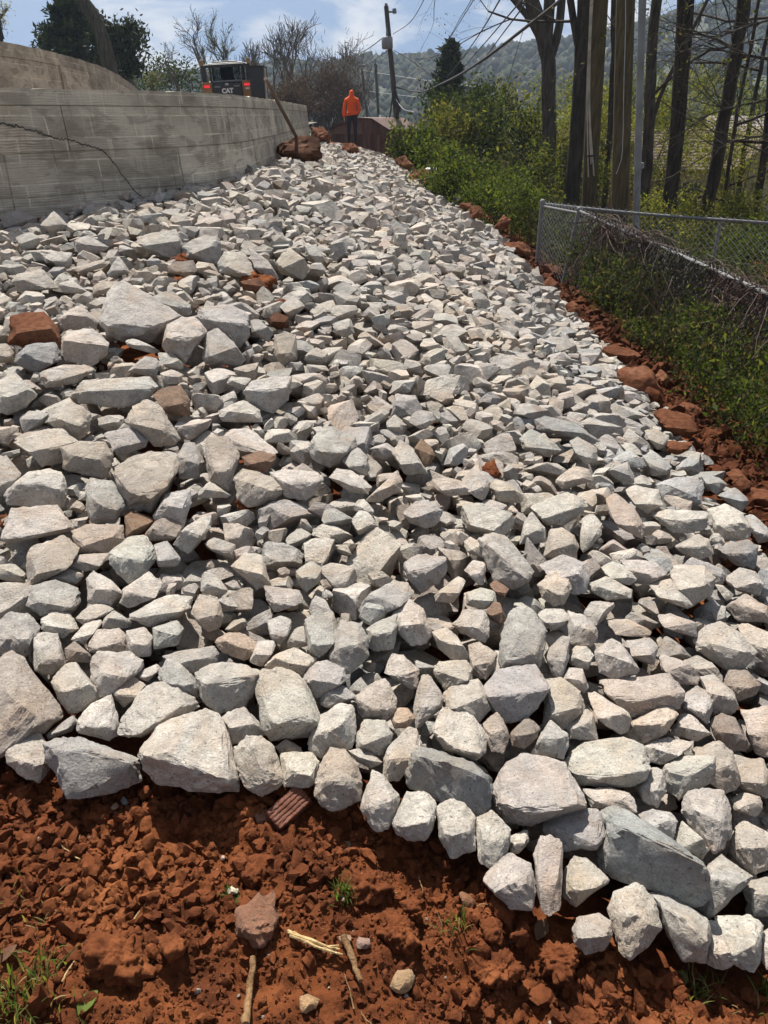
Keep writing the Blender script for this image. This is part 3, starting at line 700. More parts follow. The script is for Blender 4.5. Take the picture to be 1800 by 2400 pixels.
def hull_planes(pts):
    bm = bmesh.new(); vs = [bm.verts.new(p) for p in pts]
    r = bmesh.ops.convex_hull(bm, input=vs); bm.normal_update()
    c = pts.mean(0); n, d = [], []
    for f in bm.faces:
        nn = np.array(f.normal); dd = float(nn @ (np.array(f.verts[0].co) - c))
        if dd < 0: nn, dd = -nn, -dd
        if f.calc_area() > 1e-9 and dd > 1e-5: n.append(nn); d.append(dd)
    bm.free(); return c, np.array(n), np.array(d)

def dedupe(n, d, tol=.985):
    keep = []
    for i in np.argsort(d):
        if all(n[i] @ n[j] < tol for j in keep): keep.append(i)
    return n[keep], d[keep]

def rock_verts(dirs, n, d, p=22, seed=0, rough=.035, chips=3):
    r = np.random.default_rng(seed)
    if chips:                                  # a few broken corners
        cn = r.normal(size=(chips, 3)); cn /= np.linalg.norm(cn, axis=1)[:, None]
        lim = (cn @ n.T); rr = 1 / np.maximum((np.maximum(lim, 0) / d).max(1), 1e-6)
        n = np.vstack([n, cn]); d = np.concatenate([d, rr * r.uniform(.88, 1.0, chips)])
    q = np.maximum(dirs @ n.T, 1e-6) / d
    rad = (q ** p).sum(1) ** (-1 / p)
    v = dirs * rad[:, None]; size = np.median(rad)
    no = SinNoise(seed + 5, 3, .5 / size, .5, 2.2, 5); a = no(v); st = np.abs(SinNoise(seed + 9, 2, .9 / size, .5, 2.2, 4)(v))
    return v * (1 + rough * (a - .9 * st))[:, None]

def subdiv(v, f):
    e = np.sort(np.concatenate([f[:, [0, 1]], f[:, [1, 2]], f[:, [2, 0]]]), 1); q, inv = np.unique(e, axis=0, return_inverse=True); inv = inv.reshape(-1)
    m = len(v) + inv; n = len(f); a, b, c = m[:n], m[n:2 * n], m[2 * n:]
    return np.vstack([v, (v[q[:, 0]] + v[q[:, 1]]) / 2]), np.vstack([np.stack(k, 1) for k in ((f[:, 0], a, c), (a, f[:, 1], b), (c, b, f[:, 2]), (a, b, c))])
def relax(v, f, w):
    s = np.zeros_like(v); k = np.zeros(len(v))
    for i, j in ((0, 1), (1, 2), (2, 0)):
        np.add.at(s, f[:, i], v[f[:, j]]); np.add.at(k, f[:, i], 1); np.add.at(s, f[:, j], v[f[:, i]]); np.add.at(k, f[:, j], 1)
    return v * (1 - w) + s / k[:, None] * w
def split_hull(pts):
    """sharp edged broken stone: the hull of the points as triangles"""
    bm = bmesh.new(); vs = [bm.verts.new(p) for p in pts]; bmesh.ops.convex_hull(bm, input=vs)
    for v in [v for v in bm.verts if not v.link_faces]: bm.verts.remove(v)
    bmesh.ops.remove_doubles(bm, verts=bm.verts, dist=.02 * np.ptp(pts, axis=0).max()); bmesh.ops.dissolve_degenerate(bm, edges=bm.edges, dist=1e-5)
    bmesh.ops.triangulate(bm, faces=bm.faces); bmesh.ops.recalc_face_normals(bm, faces=bm.faces); bm.verts.index_update()
    v = np.array([q.co[:] for q in bm.verts]); f = np.array([[q.index for q in t.verts] for t in bm.faces]); bm.free(); return v, f
def broken(v, f, levels, seed, warp=.035, grain=.010):
    """split the triangles, wear the edges a little and roughen the faces"""
    size = np.linalg.norm(v, axis=1).mean()
    for k in range(levels): v, f = subdiv(v, f)
    if levels: v = relax(v, f, .45 if levels > 1 else .15)
    a = SinNoise(seed + 5, 2, .45 / size, .5, 2.0, 5)(v); b = np.abs(SinNoise(seed + 9, 2, 1.1 / size, .6, 2.2, 5)(v)); g = SinNoise(seed + 3, 2, 4.5 / size, .6, 2.0, 6)(v)
    return v * (1 + warp * (a - .7 * b) + (grain * g if levels > 1 else 0))[:, None], f

class Grid:
    def __init__(s, x0, x1, y0, y1, res):
        s.x0, s.y0, s.r = x0, y0, res; s.nx = int((x1 - x0) / res); s.ny = int((y1 - y0) / res)
        s.X, s.Y = np.meshgrid(x0 + (np.arange(s.nx) + .5) * res, y0 + (np.arange(s.ny) + .5) * res, indexing='ij')
    def win(s, x, y, r):
        a = max(0, int((x - r - s.x0) / s.r)); b = min(s.nx, int((x + r - s.x0) / s.r) + 2)
        c = max(0, int((y - r - s.y0) / s.r)); d = min(s.ny, int((y + r - s.y0) / s.r) + 2)
        return slice(a, b), slice(c, d)
def interval(dx, dy, n, d):
    """z-range of the convex body {n.p <= d} over columns (dx, dy)"""
    up = n[:, 2] > 1e-4; dn = n[:, 2] < -1e-4
    val = lambda m: (d[m][:, None, None] - n[m, 0][:, None, None] * dx - n[m, 1][:, None, None] * dy) / n[m, 2][:, None, None]
    return val(dn).max(0), val(up).min(0)

GR = Grid(-4.5, 2.2, .9, 24.6, .019)
SUR = surf(GR.X, GR.Y); SDZ = zone_sd(GR.X, GR.Y)
HM = soil_z(GR.X, GR.Y)
TRM = np.zeros(HM.shape, bool)

class Rock: pass
ROCKS = []
# the rest of the riprap settles into whatever hollow is left
PROTO = []
pr = np.random.default_rng(21)
for k in range(60):
    n = pr.normal(size=(pr.integers(5, 9), 3)); n /= np.linalg.norm(n, axis=1)[:, None]
    n = np.vstack([n, np.array([(0, 0, 1), (0, 0, -1), (1, 0, 0), (-1, 0, 0), (0, 1, 0), (0, -1, 0)]) + pr.normal(size=(6, 3)) * .25]); n /= np.linalg.norm(n, axis=1)[:, None]
    d = pr.uniform(.62, 1.08, len(n)); ax = np.array((1.0, pr.uniform(.58, .9), pr.uniform(.42, .72)))
    n = n / ax; l = np.linalg.norm(n, axis=1); PROTO.append((n / l[:, None], d / l))
import itertools
PMESH = []
for n, d in PROTO:
    tri = np.array(list(itertools.combinations(range(len(n)), 3))); A_ = n[tri]; det = np.abs(np.linalg.det(A_)); ok = det > .02; X_ = np.linalg.solve(A_[ok], d[tri][ok][..., None])[..., 0]
    X_ = X_[((X_ @ n.T) <= d + 1e-6).all(1)]; v, f = split_hull(X_); PMESH.append([broken(v, f, k, 7 * len(PMESH), .03) for k in range(4)])
dr = np.random.default_rng(3)
cells = np.argwhere(SDZ > .03)
cw = 1.0 / (1 + (GR.Y[cells[:, 0], cells[:, 1]] / 14) ** 1.2); ccum = np.cumsum(cw) / cw.sum()
def deposit(size, attempts, maxy, tones, over=.30, trlim=.6, edge=.75):
    near_over = min(over, .24)
    for _ in range(attempts):
        ci = cells[np.minimum(np.searchsorted(ccum, dr.random(7)), len(cells) - 1)]
        df = SUR[ci[:, 0], ci[:, 1]] - HM[ci[:, 0], ci[:, 1]] + dr.uniform(0, .02, 7); df[TRM[ci[:, 0], ci[:, 1]]] -= 9
        i, j = ci[int(np.argmax(df))]
        if df.max() < size * .12: continue
        x, y = GR.X[i, j], GR.Y[i, j]
        if y > maxy: continue
        s = size * dr.uniform(.78, 1.25) * .5; best = None
        if SDZ[i, j] < s * edge : continue
        wx, wy = GR.win(x, y, s * 1.25); dx = GR.X[wx, wy] - x; dy = GR.Y[wx, wy] - y
        for t in range(2):
            pk = dr.integers(60); n, d = PROTO[pk]
            tl = dr.normal(size=2) * (.35 if y < 7 else .6); zz_ = np.array((tl[0], tl[1], 1.)); zz_ /= math.sqrt(zz_ @ zz_); xx_ = np.array((zz_[2], 0, -zz_[0])); xx_ /= math.sqrt(xx_ @ xx_)
            Rm = np.column_stack([xx_, (zz_[1] * xx_[2] - zz_[2] * xx_[1], zz_[2] * xx_[0] - zz_[0] * xx_[2], zz_[0] * xx_[1] - zz_[1] * xx_[0]), zz_]) @ rotz(dr.uniform(0, 6.28))
            nn = n @ Rm.T; dd = d * s
            lo, hi = interval(dx, dy, nn, dd); ins = hi > lo
            if not ins.any(): continue
            gap = np.where(ins, HM[wx, wy] - lo, -9); zc = np.sort(gap.ravel())[-max(1, int(ins.sum() * .12))]   # rests on its contact points
            if best is None or zc < best[0]: best = (zc, nn, dd, lo, hi, ins, pk, Rm)
        if best is None: continue
        zc, nn, dd, lo, hi, ins, pk, Rm = best
        if zc + hi[ins].max() > SUR[i, j] + size * (over if y > 8 else near_over): continue
        if TRM[wx, wy][ins].mean() > trlim: continue
        HM[wx, wy] = np.where(ins, np.maximum(HM[wx, wy], hi + zc), HM[wx, wy])
        R = Rock(); R.c = np.array((x, y, zc)); R.n, R.d = nn, dd; R.size = s; R.pk, R.rot = pk, Rm; R.traced = False; R.lab = ''
        tk = tones[dr.integers(len(tones))]
        if x > .9 + .05 * y and dr.random() < .5: tk = 'gb'[dr.integers(2)]
        R.tonek = tk; R.tone = np.array(TONE[tk]) * dr.uniform(.82, 1.1) * (1 + dr.normal(size=3) * .010); R.seed = int(dr.integers(1 << 30))
        u, v, zz = proj(R.c); R.uv = np.array((u, v)); R.px = s * 1.7 * FPX / zz
        ROCKS.append(R)
T1 = 'wwwwwwwggggtppb'; T2 = 'wwwwwwggggtpppt'
deposit(.20, 3000, 8, T1, -.15, 1, 1.6)          # stones of the layer below
deposit(.14, 4000, 8, T2, -.15, 1, 1.6)
deposit(.10, 3500, 6, T2, -.2, 1, 1.8)
NPRE = len(ROCKS)
for k, (tone, poly, ridge, lab) in enumerate(parse_trace(TRACE)):
    r = np.random.default_rng(1000 + k); cen = (poly.min(0) + poly.max(0)) / 2
    c0 = hit(cen[0], cen[1] + .28 * np.ptp(poly[:, 1])); D = np.linalg.norm(c0 - np.array((0, 0, EYE))); d0 = ray(*cen); th = math.atan2(-d0[2], math.hypot(d0[0], d0[1]))
    sc_ = D / (FPX * np.linalg.norm(np.array(((cen[0] - 900) / FPX, (cen[1] - 1200) / FPX, 1))))   # metres per pixel
    Hh = np.ptp(poly[:, 1]) * sc_; Ww = np.ptp(poly[:, 0]) * sc_; minor = min(Hh, Ww)
    k_t = min(.7, .45 / math.tan(max(th, .2)))
    def at(uv, toward):
        dd = ray(*uv); dd = dd / np.linalg.norm(dd); vd = d0 / np.linalg.norm(d0)
        t = (D - toward) / (dd @ vd); return np.array((0, 0, EYE)) + dd * t
    tilt = lambda uv: (uv[1] - cen[1]) * sc_ * k_t
    pts = [at(p, tilt(p)) for p in poly]
    for p in poly:
        q = cen + (p - cen) * r.uniform(.55, .72); pts.append(at(q, tilt(q) - minor * r.uniform(.45, .6)))
    if ridge is None:
        a = r.uniform(-.45, .45); qy = cen[1] + np.ptp(poly[:, 1]) * r.uniform(-.08, .2); w = np.ptp(poly[:, 0]) * r.uniform(.22, .32)
        ridge = np.array([(cen[0] - w, qy + w * a), (cen[0] + w * r.uniform(-.4, .4), qy + np.ptp(poly[:, 1]) * r.uniform(-.03, .06)), (cen[0] + w, qy - w * a)])
    for q in ridge: pts.append(at(q, tilt(q) + minor * r.uniform(.36, .46)))
    R = Rock(); R.pts = np.array(pts); R.c, n, d = hull_planes(R.pts); n, d = dedupe(n, d, .962); d = d * 1.06; R.n, R.d = n, d
    R.tone = np.array(TONE[tone]) * r.uniform(.9, 1.08) * (1 + r.normal(size=3) * .010); R.tonek = tone
    R.lab = lab; R.uv = cen; R.px = math.sqrt(np.ptp(poly[:, 0]) * np.ptp(poly[:, 1])); R.traced = True; R.seed = 5000 + k; R.area = R.px ** 2
    ROCKS.append(R)
    rad = np.linalg.norm(np.array(pts) - R.c, axis=1).max(); wx, wy = GR.win(R.c[0], R.c[1], rad)
    lo, hi = interval(GR.X[wx, wy] - R.c[0], GR.Y[wx, wy] - R.c[1], n, d); ins = hi > lo
    HM[wx, wy] = np.where(ins, np.maximum(HM[wx, wy], hi + R.c[2]), HM[wx, wy]); TRM[wx, wy] |= ins
NTR = len(ROCKS) - NPRE; ROCKS = ROCKS[NPRE:] + ROCKS[:NPRE]


deposit(.26, 1500, 9, T1, .22)
deposit(.19, 2200, 7, T1, .22)
deposit(.24, 2200, 17, T1, .45)
deposit(.19, 4800, 26, T1, .45)
deposit(.135, 3500, 7, T2, .25)
deposit(.135, 6000, 26, T2, .40)
deposit(.10, 6500, 26, T2, .40)
deposit(.07, 4500, 12, T2, .42, .8)
deposit(.05, 2500, 5, T2, .4, .9)
print('rocks', NTR, len(ROCKS))
# which loose rocks are things of their own: the ones that show largest
for R in ROCKS[NTR:]:
    i = int((R.c[0] - GR.x0) / GR.r); j = int((R.c[1] - GR.y0) / GR.r)
    inf = (0 < R.uv[0] < 1800) and (0 < R.uv[1] < 2400)
    top = R.c[2] + R.size * .35
    nb = HM[max(i - 3, 0):i + 4, max(j - 3, 0):j + 4]; R.hid = nb.size > 0 and nb.min() > R.c[2] + R.size * .85 + .04
    R.rank = R.px if (inf and HM[min(i, GR.nx - 1), min(j, GR.ny - 1)] < top + R.size * .35 and HM[min(i, GR.nx - 1), max(j - 1, 0)] < top + .05) else 0
order = sorted(ROCKS[NTR:], key=lambda R: -R.rank)
NIND = max(0, 298 - NTR)
INDIV = ROCKS[:NTR] + order[:NIND]; REST = order[NIND:]
GRP = 'pale riprap rocks on the slope'
TN = dict(w='white', g='grey', b='bluish grey', t='tan', p='pinkish', d='dark grey', r='rusty', o='orange tan', n='brownish')
HEROES = [R for R in INDIV if R.lab]
used = set(R.lab for R in HEROES)
def auto_label(R):
    hs = sorted(HEROES, key=lambda h: np.hypot(*(h.uv - R.uv)))[:8]
    for h in hs:
        dx, dy = R.uv - h.uv; a = math.degrees(math.atan2(-dy, dx)) % 360
        dirn = ('right of', 'above right of', 'above', 'above left of', 'left of', 'below left of', 'below', 'below right of')[int(((a + 22.5) % 360) // 45)]
        core = ' '.join(h.lab.replace(',', '').split()[:9])
        for w in (' with', ' lying', ' just', ' cut', ' in the', ' on the', ' above', ' near', ' leaning', ' standing', ' right of', ' left of', ' below', ' at the', ' towering', ' overhanging', ' behind', ' sitting', ' under', ' slanting', ' between', ' among', ' wedged', ' shaped like', ' like a', ' beside', ' right', ' over', ' longest'):
            i = core.find(w)
            if i > 12: core = core[:i]; 
        near = np.hypot(dx, dy) - h.px / 2 - R.px / 2
        for size in (['large', 'fair sized', 'small'][0 if R.px > 110 else 1 if R.px > 70 else 2],):
            lab = f"{size} {TN[R.tonek]} rock {'just' if near < 25 else 'a little way' if near < 90 else 'farther'} {dirn} the {core}"
            if lab not in used and len(lab.split()) <= 16: return lab
    return None
M_ROCK = M['rock']
for R in INDIV:
    if R.traced:
        v, f = split_hull((R.pts - R.c) * 1.06); v, faces = broken(v, f, 3 if R.px > 75 else 2, R.seed)
    else:
        v, faces = PMESH[R.pk][3 if R.px > 75 else 2]; v = v @ R.rot.T * R.size
    o = MB().add(v, faces, R.tone).build('rock', M['redrock'] if (R.tonek == 'r' and 'red brown block' in R.lab) else M['brownrock'] if (R.tonek == 'r' and 'clod' in R.lab) else M_ROCK, smooth_shade=True, sharp=20)
    o.location = R.c
    lab = R.lab or auto_label(R)
    if lab is None: lab = f'{TN[R.tonek]} riprap rock among many alike in the riprap slope'
    used.add(lab); tag(o, lab, 'rock', GRP)
big = MB()
for R in REST:
    if R.hid: continue
    v, faces = PMESH[R.pk][2 if R.px > 64 else 1 if R.px > 40 else 0]
    big.add(v @ R.rot.T * R.size + R.c, faces, R.tone)
o = big.build('riprap', M_ROCK, smooth_shade=True, sharp=20); tag(o, 'countless smaller pale stones packed between the rocks of the slope', 'stones', kind='stuff')
# ------------------------------------------------------------------ retaining walls of board formed concrete
def spline(P, n):
    P = np.asarray(P, float); s = np.concatenate([[0], np.cumsum(np.linalg.norm(np.diff(P, axis=0), axis=1))])
    t = np.linspace(0, s[-1], n); m = np.gradient(P, s, axis=0); k = np.clip(np.searchsorted(s, t) - 1, 0, len(P) - 2)
    h = (s[k + 1] - s[k])[:, None]; u = ((t - s[k])[:, None]) / h
    return (2 * u**3 - 3 * u**2 + 1) * P[k] + (u**3 - 2 * u**2 + u) * h * m[k] + (-2 * u**3 + 3 * u**2) * P[k + 1] + (u**3 - u**2) * h * m[k + 1], t
class Wall:
    """a wall along a plan path; its face leans back by batter; pieces are set into it"""
    def __init__(s, path, ztop, batter, n=241):
        s.p, s.t = spline(path, n); s.ztop = ztop; s.b = batter; s.L = s.t[-1]
        d = np.gradient(s.p, axis=0); d /= np.linalg.norm(d, axis=1)[:, None]; s.nrm = np.stack([d[:, 1], -d[:, 0]], 1)
    def pt(s, t, z, off=0.0):
        t = np.asarray(t, float); x = np.stack([np.interp(t, s.t, s.p[:, i]) for i in (0, 1)], -1); n = np.stack([np.interp(t, s.t, s.nrm[:, i]) for i in (0, 1)], -1)
        o = off + s.b * (s.ztop - np.asarray(z, float)); q = x + n * np.asarray(o)[..., None]
        return np.concatenate([q, np.broadcast_to(np.asarray(z, float), q.shape[:-1])[..., None]], -1)
    def piece(s, name, t0, t1, z0, z1, off, thick, material, parent, nseg=8, ragged=0.0, seed=0):
        """slab between two path lengths and two heights; off is how far its face stands out"""
        tt = np.linspace(t0, t1, nseg + 1); r = np.random.default_rng(seed)
        zt = z1 + (r.normal(size=nseg + 1) * ragged if ragged else 0)
        A = s.pt(tt, np.full(nseg + 1, z0), off); B = s.pt(tt, zt * np.ones(nseg + 1), off)
        C = s.pt(tt, zt * np.ones(nseg + 1), off - thick); Dn = s.pt(tt, np.full(nseg + 1, z0), off - thick)
        V = np.concatenate([A, B, C, Dn]); m = nseg + 1; f = []
        for i in range(nseg):
            for a, b in ((0, 1), (1, 2), (2, 3), (3, 0)):
                f.append((a * m + i, a * m + i + 1, b * m + i + 1, b * m + i))
        f += [(0, m, 2 * m, 3 * m), (nseg, 3 * m + nseg, 2 * m + nseg, m + nseg)]
        uv = np.stack([np.tile(tt, 4), V[:, 2]], 1); uv[2 * m:, 0] += .37; uv[2 * m:3 * m, 1] += thick
        return MB().add(V, f).build(name, material, parent, uv=uv)

W1 = Wall([at_z(-420, 200, 1.85)[:2], at_z(-150, 203, 1.85)[:2], at_z(0, 204, 1.85)[:2], at_z(150, 208, 1.85)[:2], at_z(300, 211.5, 1.85)[:2], at_z(420, 215, 1.85)[:2], at_z(510, 219.5, 1.85)[:2], at_z(600, 229, 1.85)[:2],
           at_z(660, 238, 1.85)[:2], at_z(718, 248, 1.85)[:2]], 1.85, .10)
wall = empty('retaining_wall', (0, 0, 0))
tag(wall, 'long curved grey concrete retaining wall with board marks and a diagonal crack', 'wall')
M['joint'] = plain('dark_joint', (0.10, 0.085, 0.07), 0.95)
core = W1.piece('wall_core', 0, W1.L, .30, 1.82, -.012, .24, M['concrete'], wall, 90)
rows = [(.34, .99), (.995, 1.345), (1.35, 1.715)]
wr = random.Random(4)
cap_t = np.linspace(0, W1.L, 8)
for i in range(7):
    W1.piece('cap_panel', cap_t[i] + .002, cap_t[i + 1] - .002, 1.72, 1.85, wr.uniform(.004, .009), .27, M['concrete'], wall, 20, .0035, i)
for r_, (za, zb) in enumerate(rows):
    t = 0.0
    while t < W1.L - .05:
        w = wr.choice((1.22, 1.22, 2.44, 1.83)); e = min(W1.L, t + w)
        if W1.L - e < .4: e = W1.L
        W1.piece('board_panel', t + .005, e - .005, za + .003, zb - .003, wr.uniform(-.004, .005), .05, M['concrete'], wall, max(3, int((e - t) * 5)))
        t = e
# the slanting pour line that runs down to the rocks
def wall_hit(u, v, W):
    best = None
    for t in np.linspace(0, W.L, 400):
        for z in (0,):
            pass
    tt = np.linspace(0, W.L, 900); d = ray(u, v); P = W.pt(tt, np.full(900, 1.3)); ang = P[:, 0] / P[:, 1] - d[0] / d[1]
    k = int(np.argmin(np.abs(ang))); y = P[k, 1]; return tt[k], EYE + d[2] / d[1] * y
crk = [wall_hit(u, v, W1) for u, v in ((-30, 284), (0, 288), (35, 293), (70, 303), (100, 312), (135, 325), (155, 324), (178, 332), (200, 340), (225, 345), (243, 352), (256, 370), (268, 386), (282, 408), (297, 428), (312, 446), (326, 458), (338, 470))]
ct = np.array([c[0] for c in crk]); cz = np.array([c[1] for c in crk]); s_ = np.linspace(0, len(crk) - 1, 150); r0 = np.random.default_rng(5)
ct = np.interp(s_, np.arange(len(crk)), ct) + r0.normal(size=150) * .0015; cz = np.interp(s_, np.arange(len(crk)), cz) + r0.normal(size=150) * .005
hw = .002 + .0045 * np.convolve(np.abs(r0.normal(size=154)), np.ones(5) / 5, 'valid') ; mb = MB()
A = W1.pt(ct, cz + hw * .6, .0065); B = W1.pt(ct, cz - hw, .0085); C = W1.pt(ct, cz - hw * 1.6, .002)
V = np.concatenate([A, B, C]); f = []
for i in range(149): f += [(i, 150 + i, 151 + i, i + 1), (150 + i, 300 + i, 301 + i, 151 + i)]
M['crackmat'] = plain('crumbling_pour_line', (0.075, 0.062, 0.05), 0.98, nscale=30)
mb.add(V, f).build('crack', M['crackmat'], wall)['label'] = 'dark jagged crack running down across the wall'

z2 = 2.65
P2 = [at_z(u, v, z2)[:2] for u, v in ((-260, 62), (-120, 78), (0, 97), (60, 108), (145, 128), (220, 150), (270, 172), (300, 192), (323, 211))]
W2 = Wall(P2, z2, .04)
w2 = empty('upper_retaining_wall'); tag(w2, 'upper tan concrete retaining wall curving away behind the lower wall', 'wall')
W2.piece('wall_core', 0, W2.L, 1.0, 2.63, -.012, .3, M['tanconcrete'], w2, 60)
jt, _ = wall_hit(145, 160, W2); js = [0, jt, jt + 7, W2.L]
for i in range(3):
    W2.piece('cap_panel', js[i] + .006, js[i + 1] - .006, 2.45, 2.65, .012, .32, M['tanconcrete'], w2, 20, .006, 40 + i)
    a = js[i]
    while a < js[i + 1] - .2:
        b_ = min(js[i + 1], a + 2.44)
        W2.piece('board_panel', a + .008, b_ - .008, 1.02, 2.445, wr.uniform(-.003, .01) + (.02 if i == 1 else 0), .05, M['tanconcrete'], w2, 12); a = b_

# filled ground behind the walls
def strip(name, inner, zin, outer_x, zout, material):
    n = len(inner); a = np.column_stack([inner[:, 0], inner[:, 1], np.full(n, zin)]); b = np.column_stack([np.full(n, outer_x), inner[:, 1] + np.linspace(0, 6, n), np.full(n, zout)])
    k = 14; V = np.concatenate([a + (b - a) * w for w in np.linspace(0, 1, k)]); r = np.random.default_rng(2); V[n:, 2] += r.normal(size=len(V) - n) * .05
    f = [(j * n + i, j * n + i + 1, (j + 1) * n + i + 1, (j + 1) * n + i) for j in range(k - 1) for i in range(n - 1)]
    return MB().add(V, f).build(name, material, smooth_shade=True)
b1 = W1.pt(np.linspace(0, W1.L, 60), np.full(60, 1.84), -.15)[:, :2]; b1 = np.vstack([b1, [(-2.6, 28), (-3.0, 34), (-3.4, 44)]])
M['dirt'] = plain('brown_dirt', (.17, .125, .09), .95, nscale=3)
tag(strip('terrace', b1, 1.28, -26, 1.5, M['dirt']), kind='structure')
b2 = W2.pt(np.linspace(0, W2.L, 50), np.full(50, 2.6), -.2)[:, :2]
tag(strip('upper_terrace', b2, 2.4, -45, 2.6, M['field']), kind='structure')

# ------------------------------------------------------------------ boulders, soil and litter that can be told apart
def chunk(name, material, poly, label, cat, f=surf, tone=(.3, .12, .06), seed=0, lift=0.0, ridge=None, rough=.06, depth=.5, lv=4, group=None, dist=None, p=40, clod=False):
    """a solid lump of the outline's real size, resting where the line of sight meets the ground"""
    poly = np.asarray(poly, float); cen = (poly.min(0) + poly.max(0)) / 2; r = np.random.default_rng(seed + 77)
    c0 = hit(*cen, f) if dist is None else at_y(cen[0], cen[1], dist)
    D = np.linalg.norm(c0 - np.array((0, 0, EYE))); d0 = ray(*cen)
    m_px = D / (FPX * np.linalg.norm(np.array(((cen[0] - 900) / FPX, (cen[1] - 1200) / FPX, 1))))
    minor = min(np.ptp(poly[:, 0]), np.ptp(poly[:, 1])) * m_px; vd = d0 / np.linalg.norm(d0)
    def at(uv, toward):
        dd = ray(*uv); dd = dd / np.linalg.norm(dd); return np.array((0, 0, EYE)) + dd * (D - toward) / (dd @ vd)
    tl = lambda q: (q[1] - cen[1]) * m_px * .5
    pts = [at(q, tl(q)) for q in poly]
    for q in poly:
        w = cen + (q - cen) * r.uniform(.5, .7); pts.append(at(w, tl(w) - minor * depth))
    rd = ridge if ridge is not None else [cen + np.array((np.ptp(poly[:, 0]) * a, np.ptp(poly[:, 1]) * (.08 + .1 * r.normal()))) for a in (-.25, 0.02, .26)]
    for q in rd: pts.append(at(q, tl(q) + minor * r.uniform(.3, .42)))
    c, n, d = hull_planes(np.array(pts)); n, d = dedupe(n, d, .97)
    v = rock_verts(ICO[lv][0], n, d * 1.05, p, seed + 3, rough * .7, 5)
    if clod:
        sz = np.linalg.norm(v, axis=1).mean(); v = v * (1 + .055 * SinNoise(seed, 4, 1.6 / sz, .7, 2.2, 6)(v) + .03 * np.abs(SinNoise(seed + 7, 2, 4.5 / sz, .6, 2.2, 6)(v)))[:, None]
    o = MB().add(v, ICO[lv][1], np.array(tone)).build(name, material, smooth_shade=True, sharp=None if clod else 24); o.location = c + np.array((0, 0, lift))
    return tag(o, label, cat, group)
def cp(c, *p): k = CROP[c]; return np.array(p, float) * k[2] + np.array(k[:2])
RR = M['redrock']; CLM = M['clod']
# red boulders along the right toe (crop N)
for k, (pp, lab) in enumerate([
    (((0, 380), (60, 370), (120, 400), (135, 450), (80, 480), (20, 460)), 'red boulder at the riprap edge left of the fence corner post'),
    (((190, 520), (250, 505), (340, 540), (345, 610), (300, 640), (200, 600)), 'dark red block at the foot of the fence corner'),
    (((190, 640), (240, 600), (295, 640), (280, 690), (210, 720)), 'brown boulder below the fence corner at the riprap edge'),
    (((355, 660), (420, 655), (600, 720), (640, 780), (560, 830), (440, 800), (360, 730)), 'broad red earth hump under the vine covered fence'),
    (((330, 790), (390, 760), (440, 800), (445, 860), (380, 880)), 'red brown boulder next to the white rocks below the red hump'),
    (((550, 1040), (640, 1050), (800, 1090), (865, 1150), (850, 1190), (680, 1200), (575, 1130)), 'flat red brown slab at the right edge of the riprap'),
    (((665, 1240), (760, 1195), (880, 1200), (940, 1300), (1010, 1440), (900, 1420), (760, 1370), (690, 1320)), 'largest red boulder with pale streaks at the right edge of the riprap'),
    (((910, 1250), (960, 1210), (1030, 1270), (990, 1330), (930, 1320)), 'small red stone behind the largest red boulder'),
    (((850, 1480), (980, 1470), (1150, 1530), (1215, 1610), (1150, 1680), (1010, 1650), (900, 1570)), 'long low red boulder below the largest red boulder'),
    (((1050, 1460), (1110, 1425), (1220, 1460), (1275, 1510), (1180, 1550), (1090, 1500)), 'red stone poking out of the dark leaves at right'),
    (((965, 1700), (1030, 1690), (1180, 1700), (1150, 1750), (1060, 1790), (990, 1760)), 'flat red stone beside a loose grey rock at right'),
    (((1390, 1900), (1450, 1865), (1550, 1970), (1530, 2010), (1430, 1960)), 'orange red stone at the right edge beside bluish boulders'),
    (((1510, 2100), (1540, 2000), (1659, 2010), (1720, 2090), (1640, 2140)), 'orange red boulder cut off by the right edge')]):
    chunk('red_boulder', RR, cp('N', *pp), lab, 'boulder', seed=200 + k, rough=.06, group='red boulders along the right toe', lift=.05, f=top_surface, p=26)
chunk('loose_rock', M_ROCK, cp('K', (1130, 370), (1190, 350), (1230, 395), (1195, 415), (1150, 400)), 'small white rock alone on the red soil by the leaves', 'rock', seed=300, tone=TONE['w'], lv=3, rough=.03)
for k, (pp, lab) in enumerate([(((385, 610), (420, 590), (480, 596), (500, 612), (450, 632), (400, 630)), 'crumbly patch of red dirt below the big grey block under the wall'),
    (((560, 640), (600, 628), (650, 650), (640, 680), (590, 690), (555, 665)), 'patch of red dirt right of the pale smooth rounded boulder'),
    (((640, 700), (680, 690), (700, 720), (670, 745), (640, 730)), 'small patch of red dirt in the upper middle of the slope'),
    (((0, 1200), (35, 1185), (60, 1215), (30, 1240), (-10, 1235)), 'bit of red dirt between rocks at the left edge'),
    (((1120, 1085), (1160, 1075), (1180, 1110), (1150, 1130)), 'bit of red dirt among stones right of the centre'),
    (((545, 1165), (585, 1155), (600, 1185), (565, 1200)), 'bit of red dirt below the smooth tan oval boulder')]):
    chunk('dirt_patch', CLM, pp, lab, 'dirt', seed=380 + k, rough=.12, lift=-.01, clod=True, p=9, f=surf)
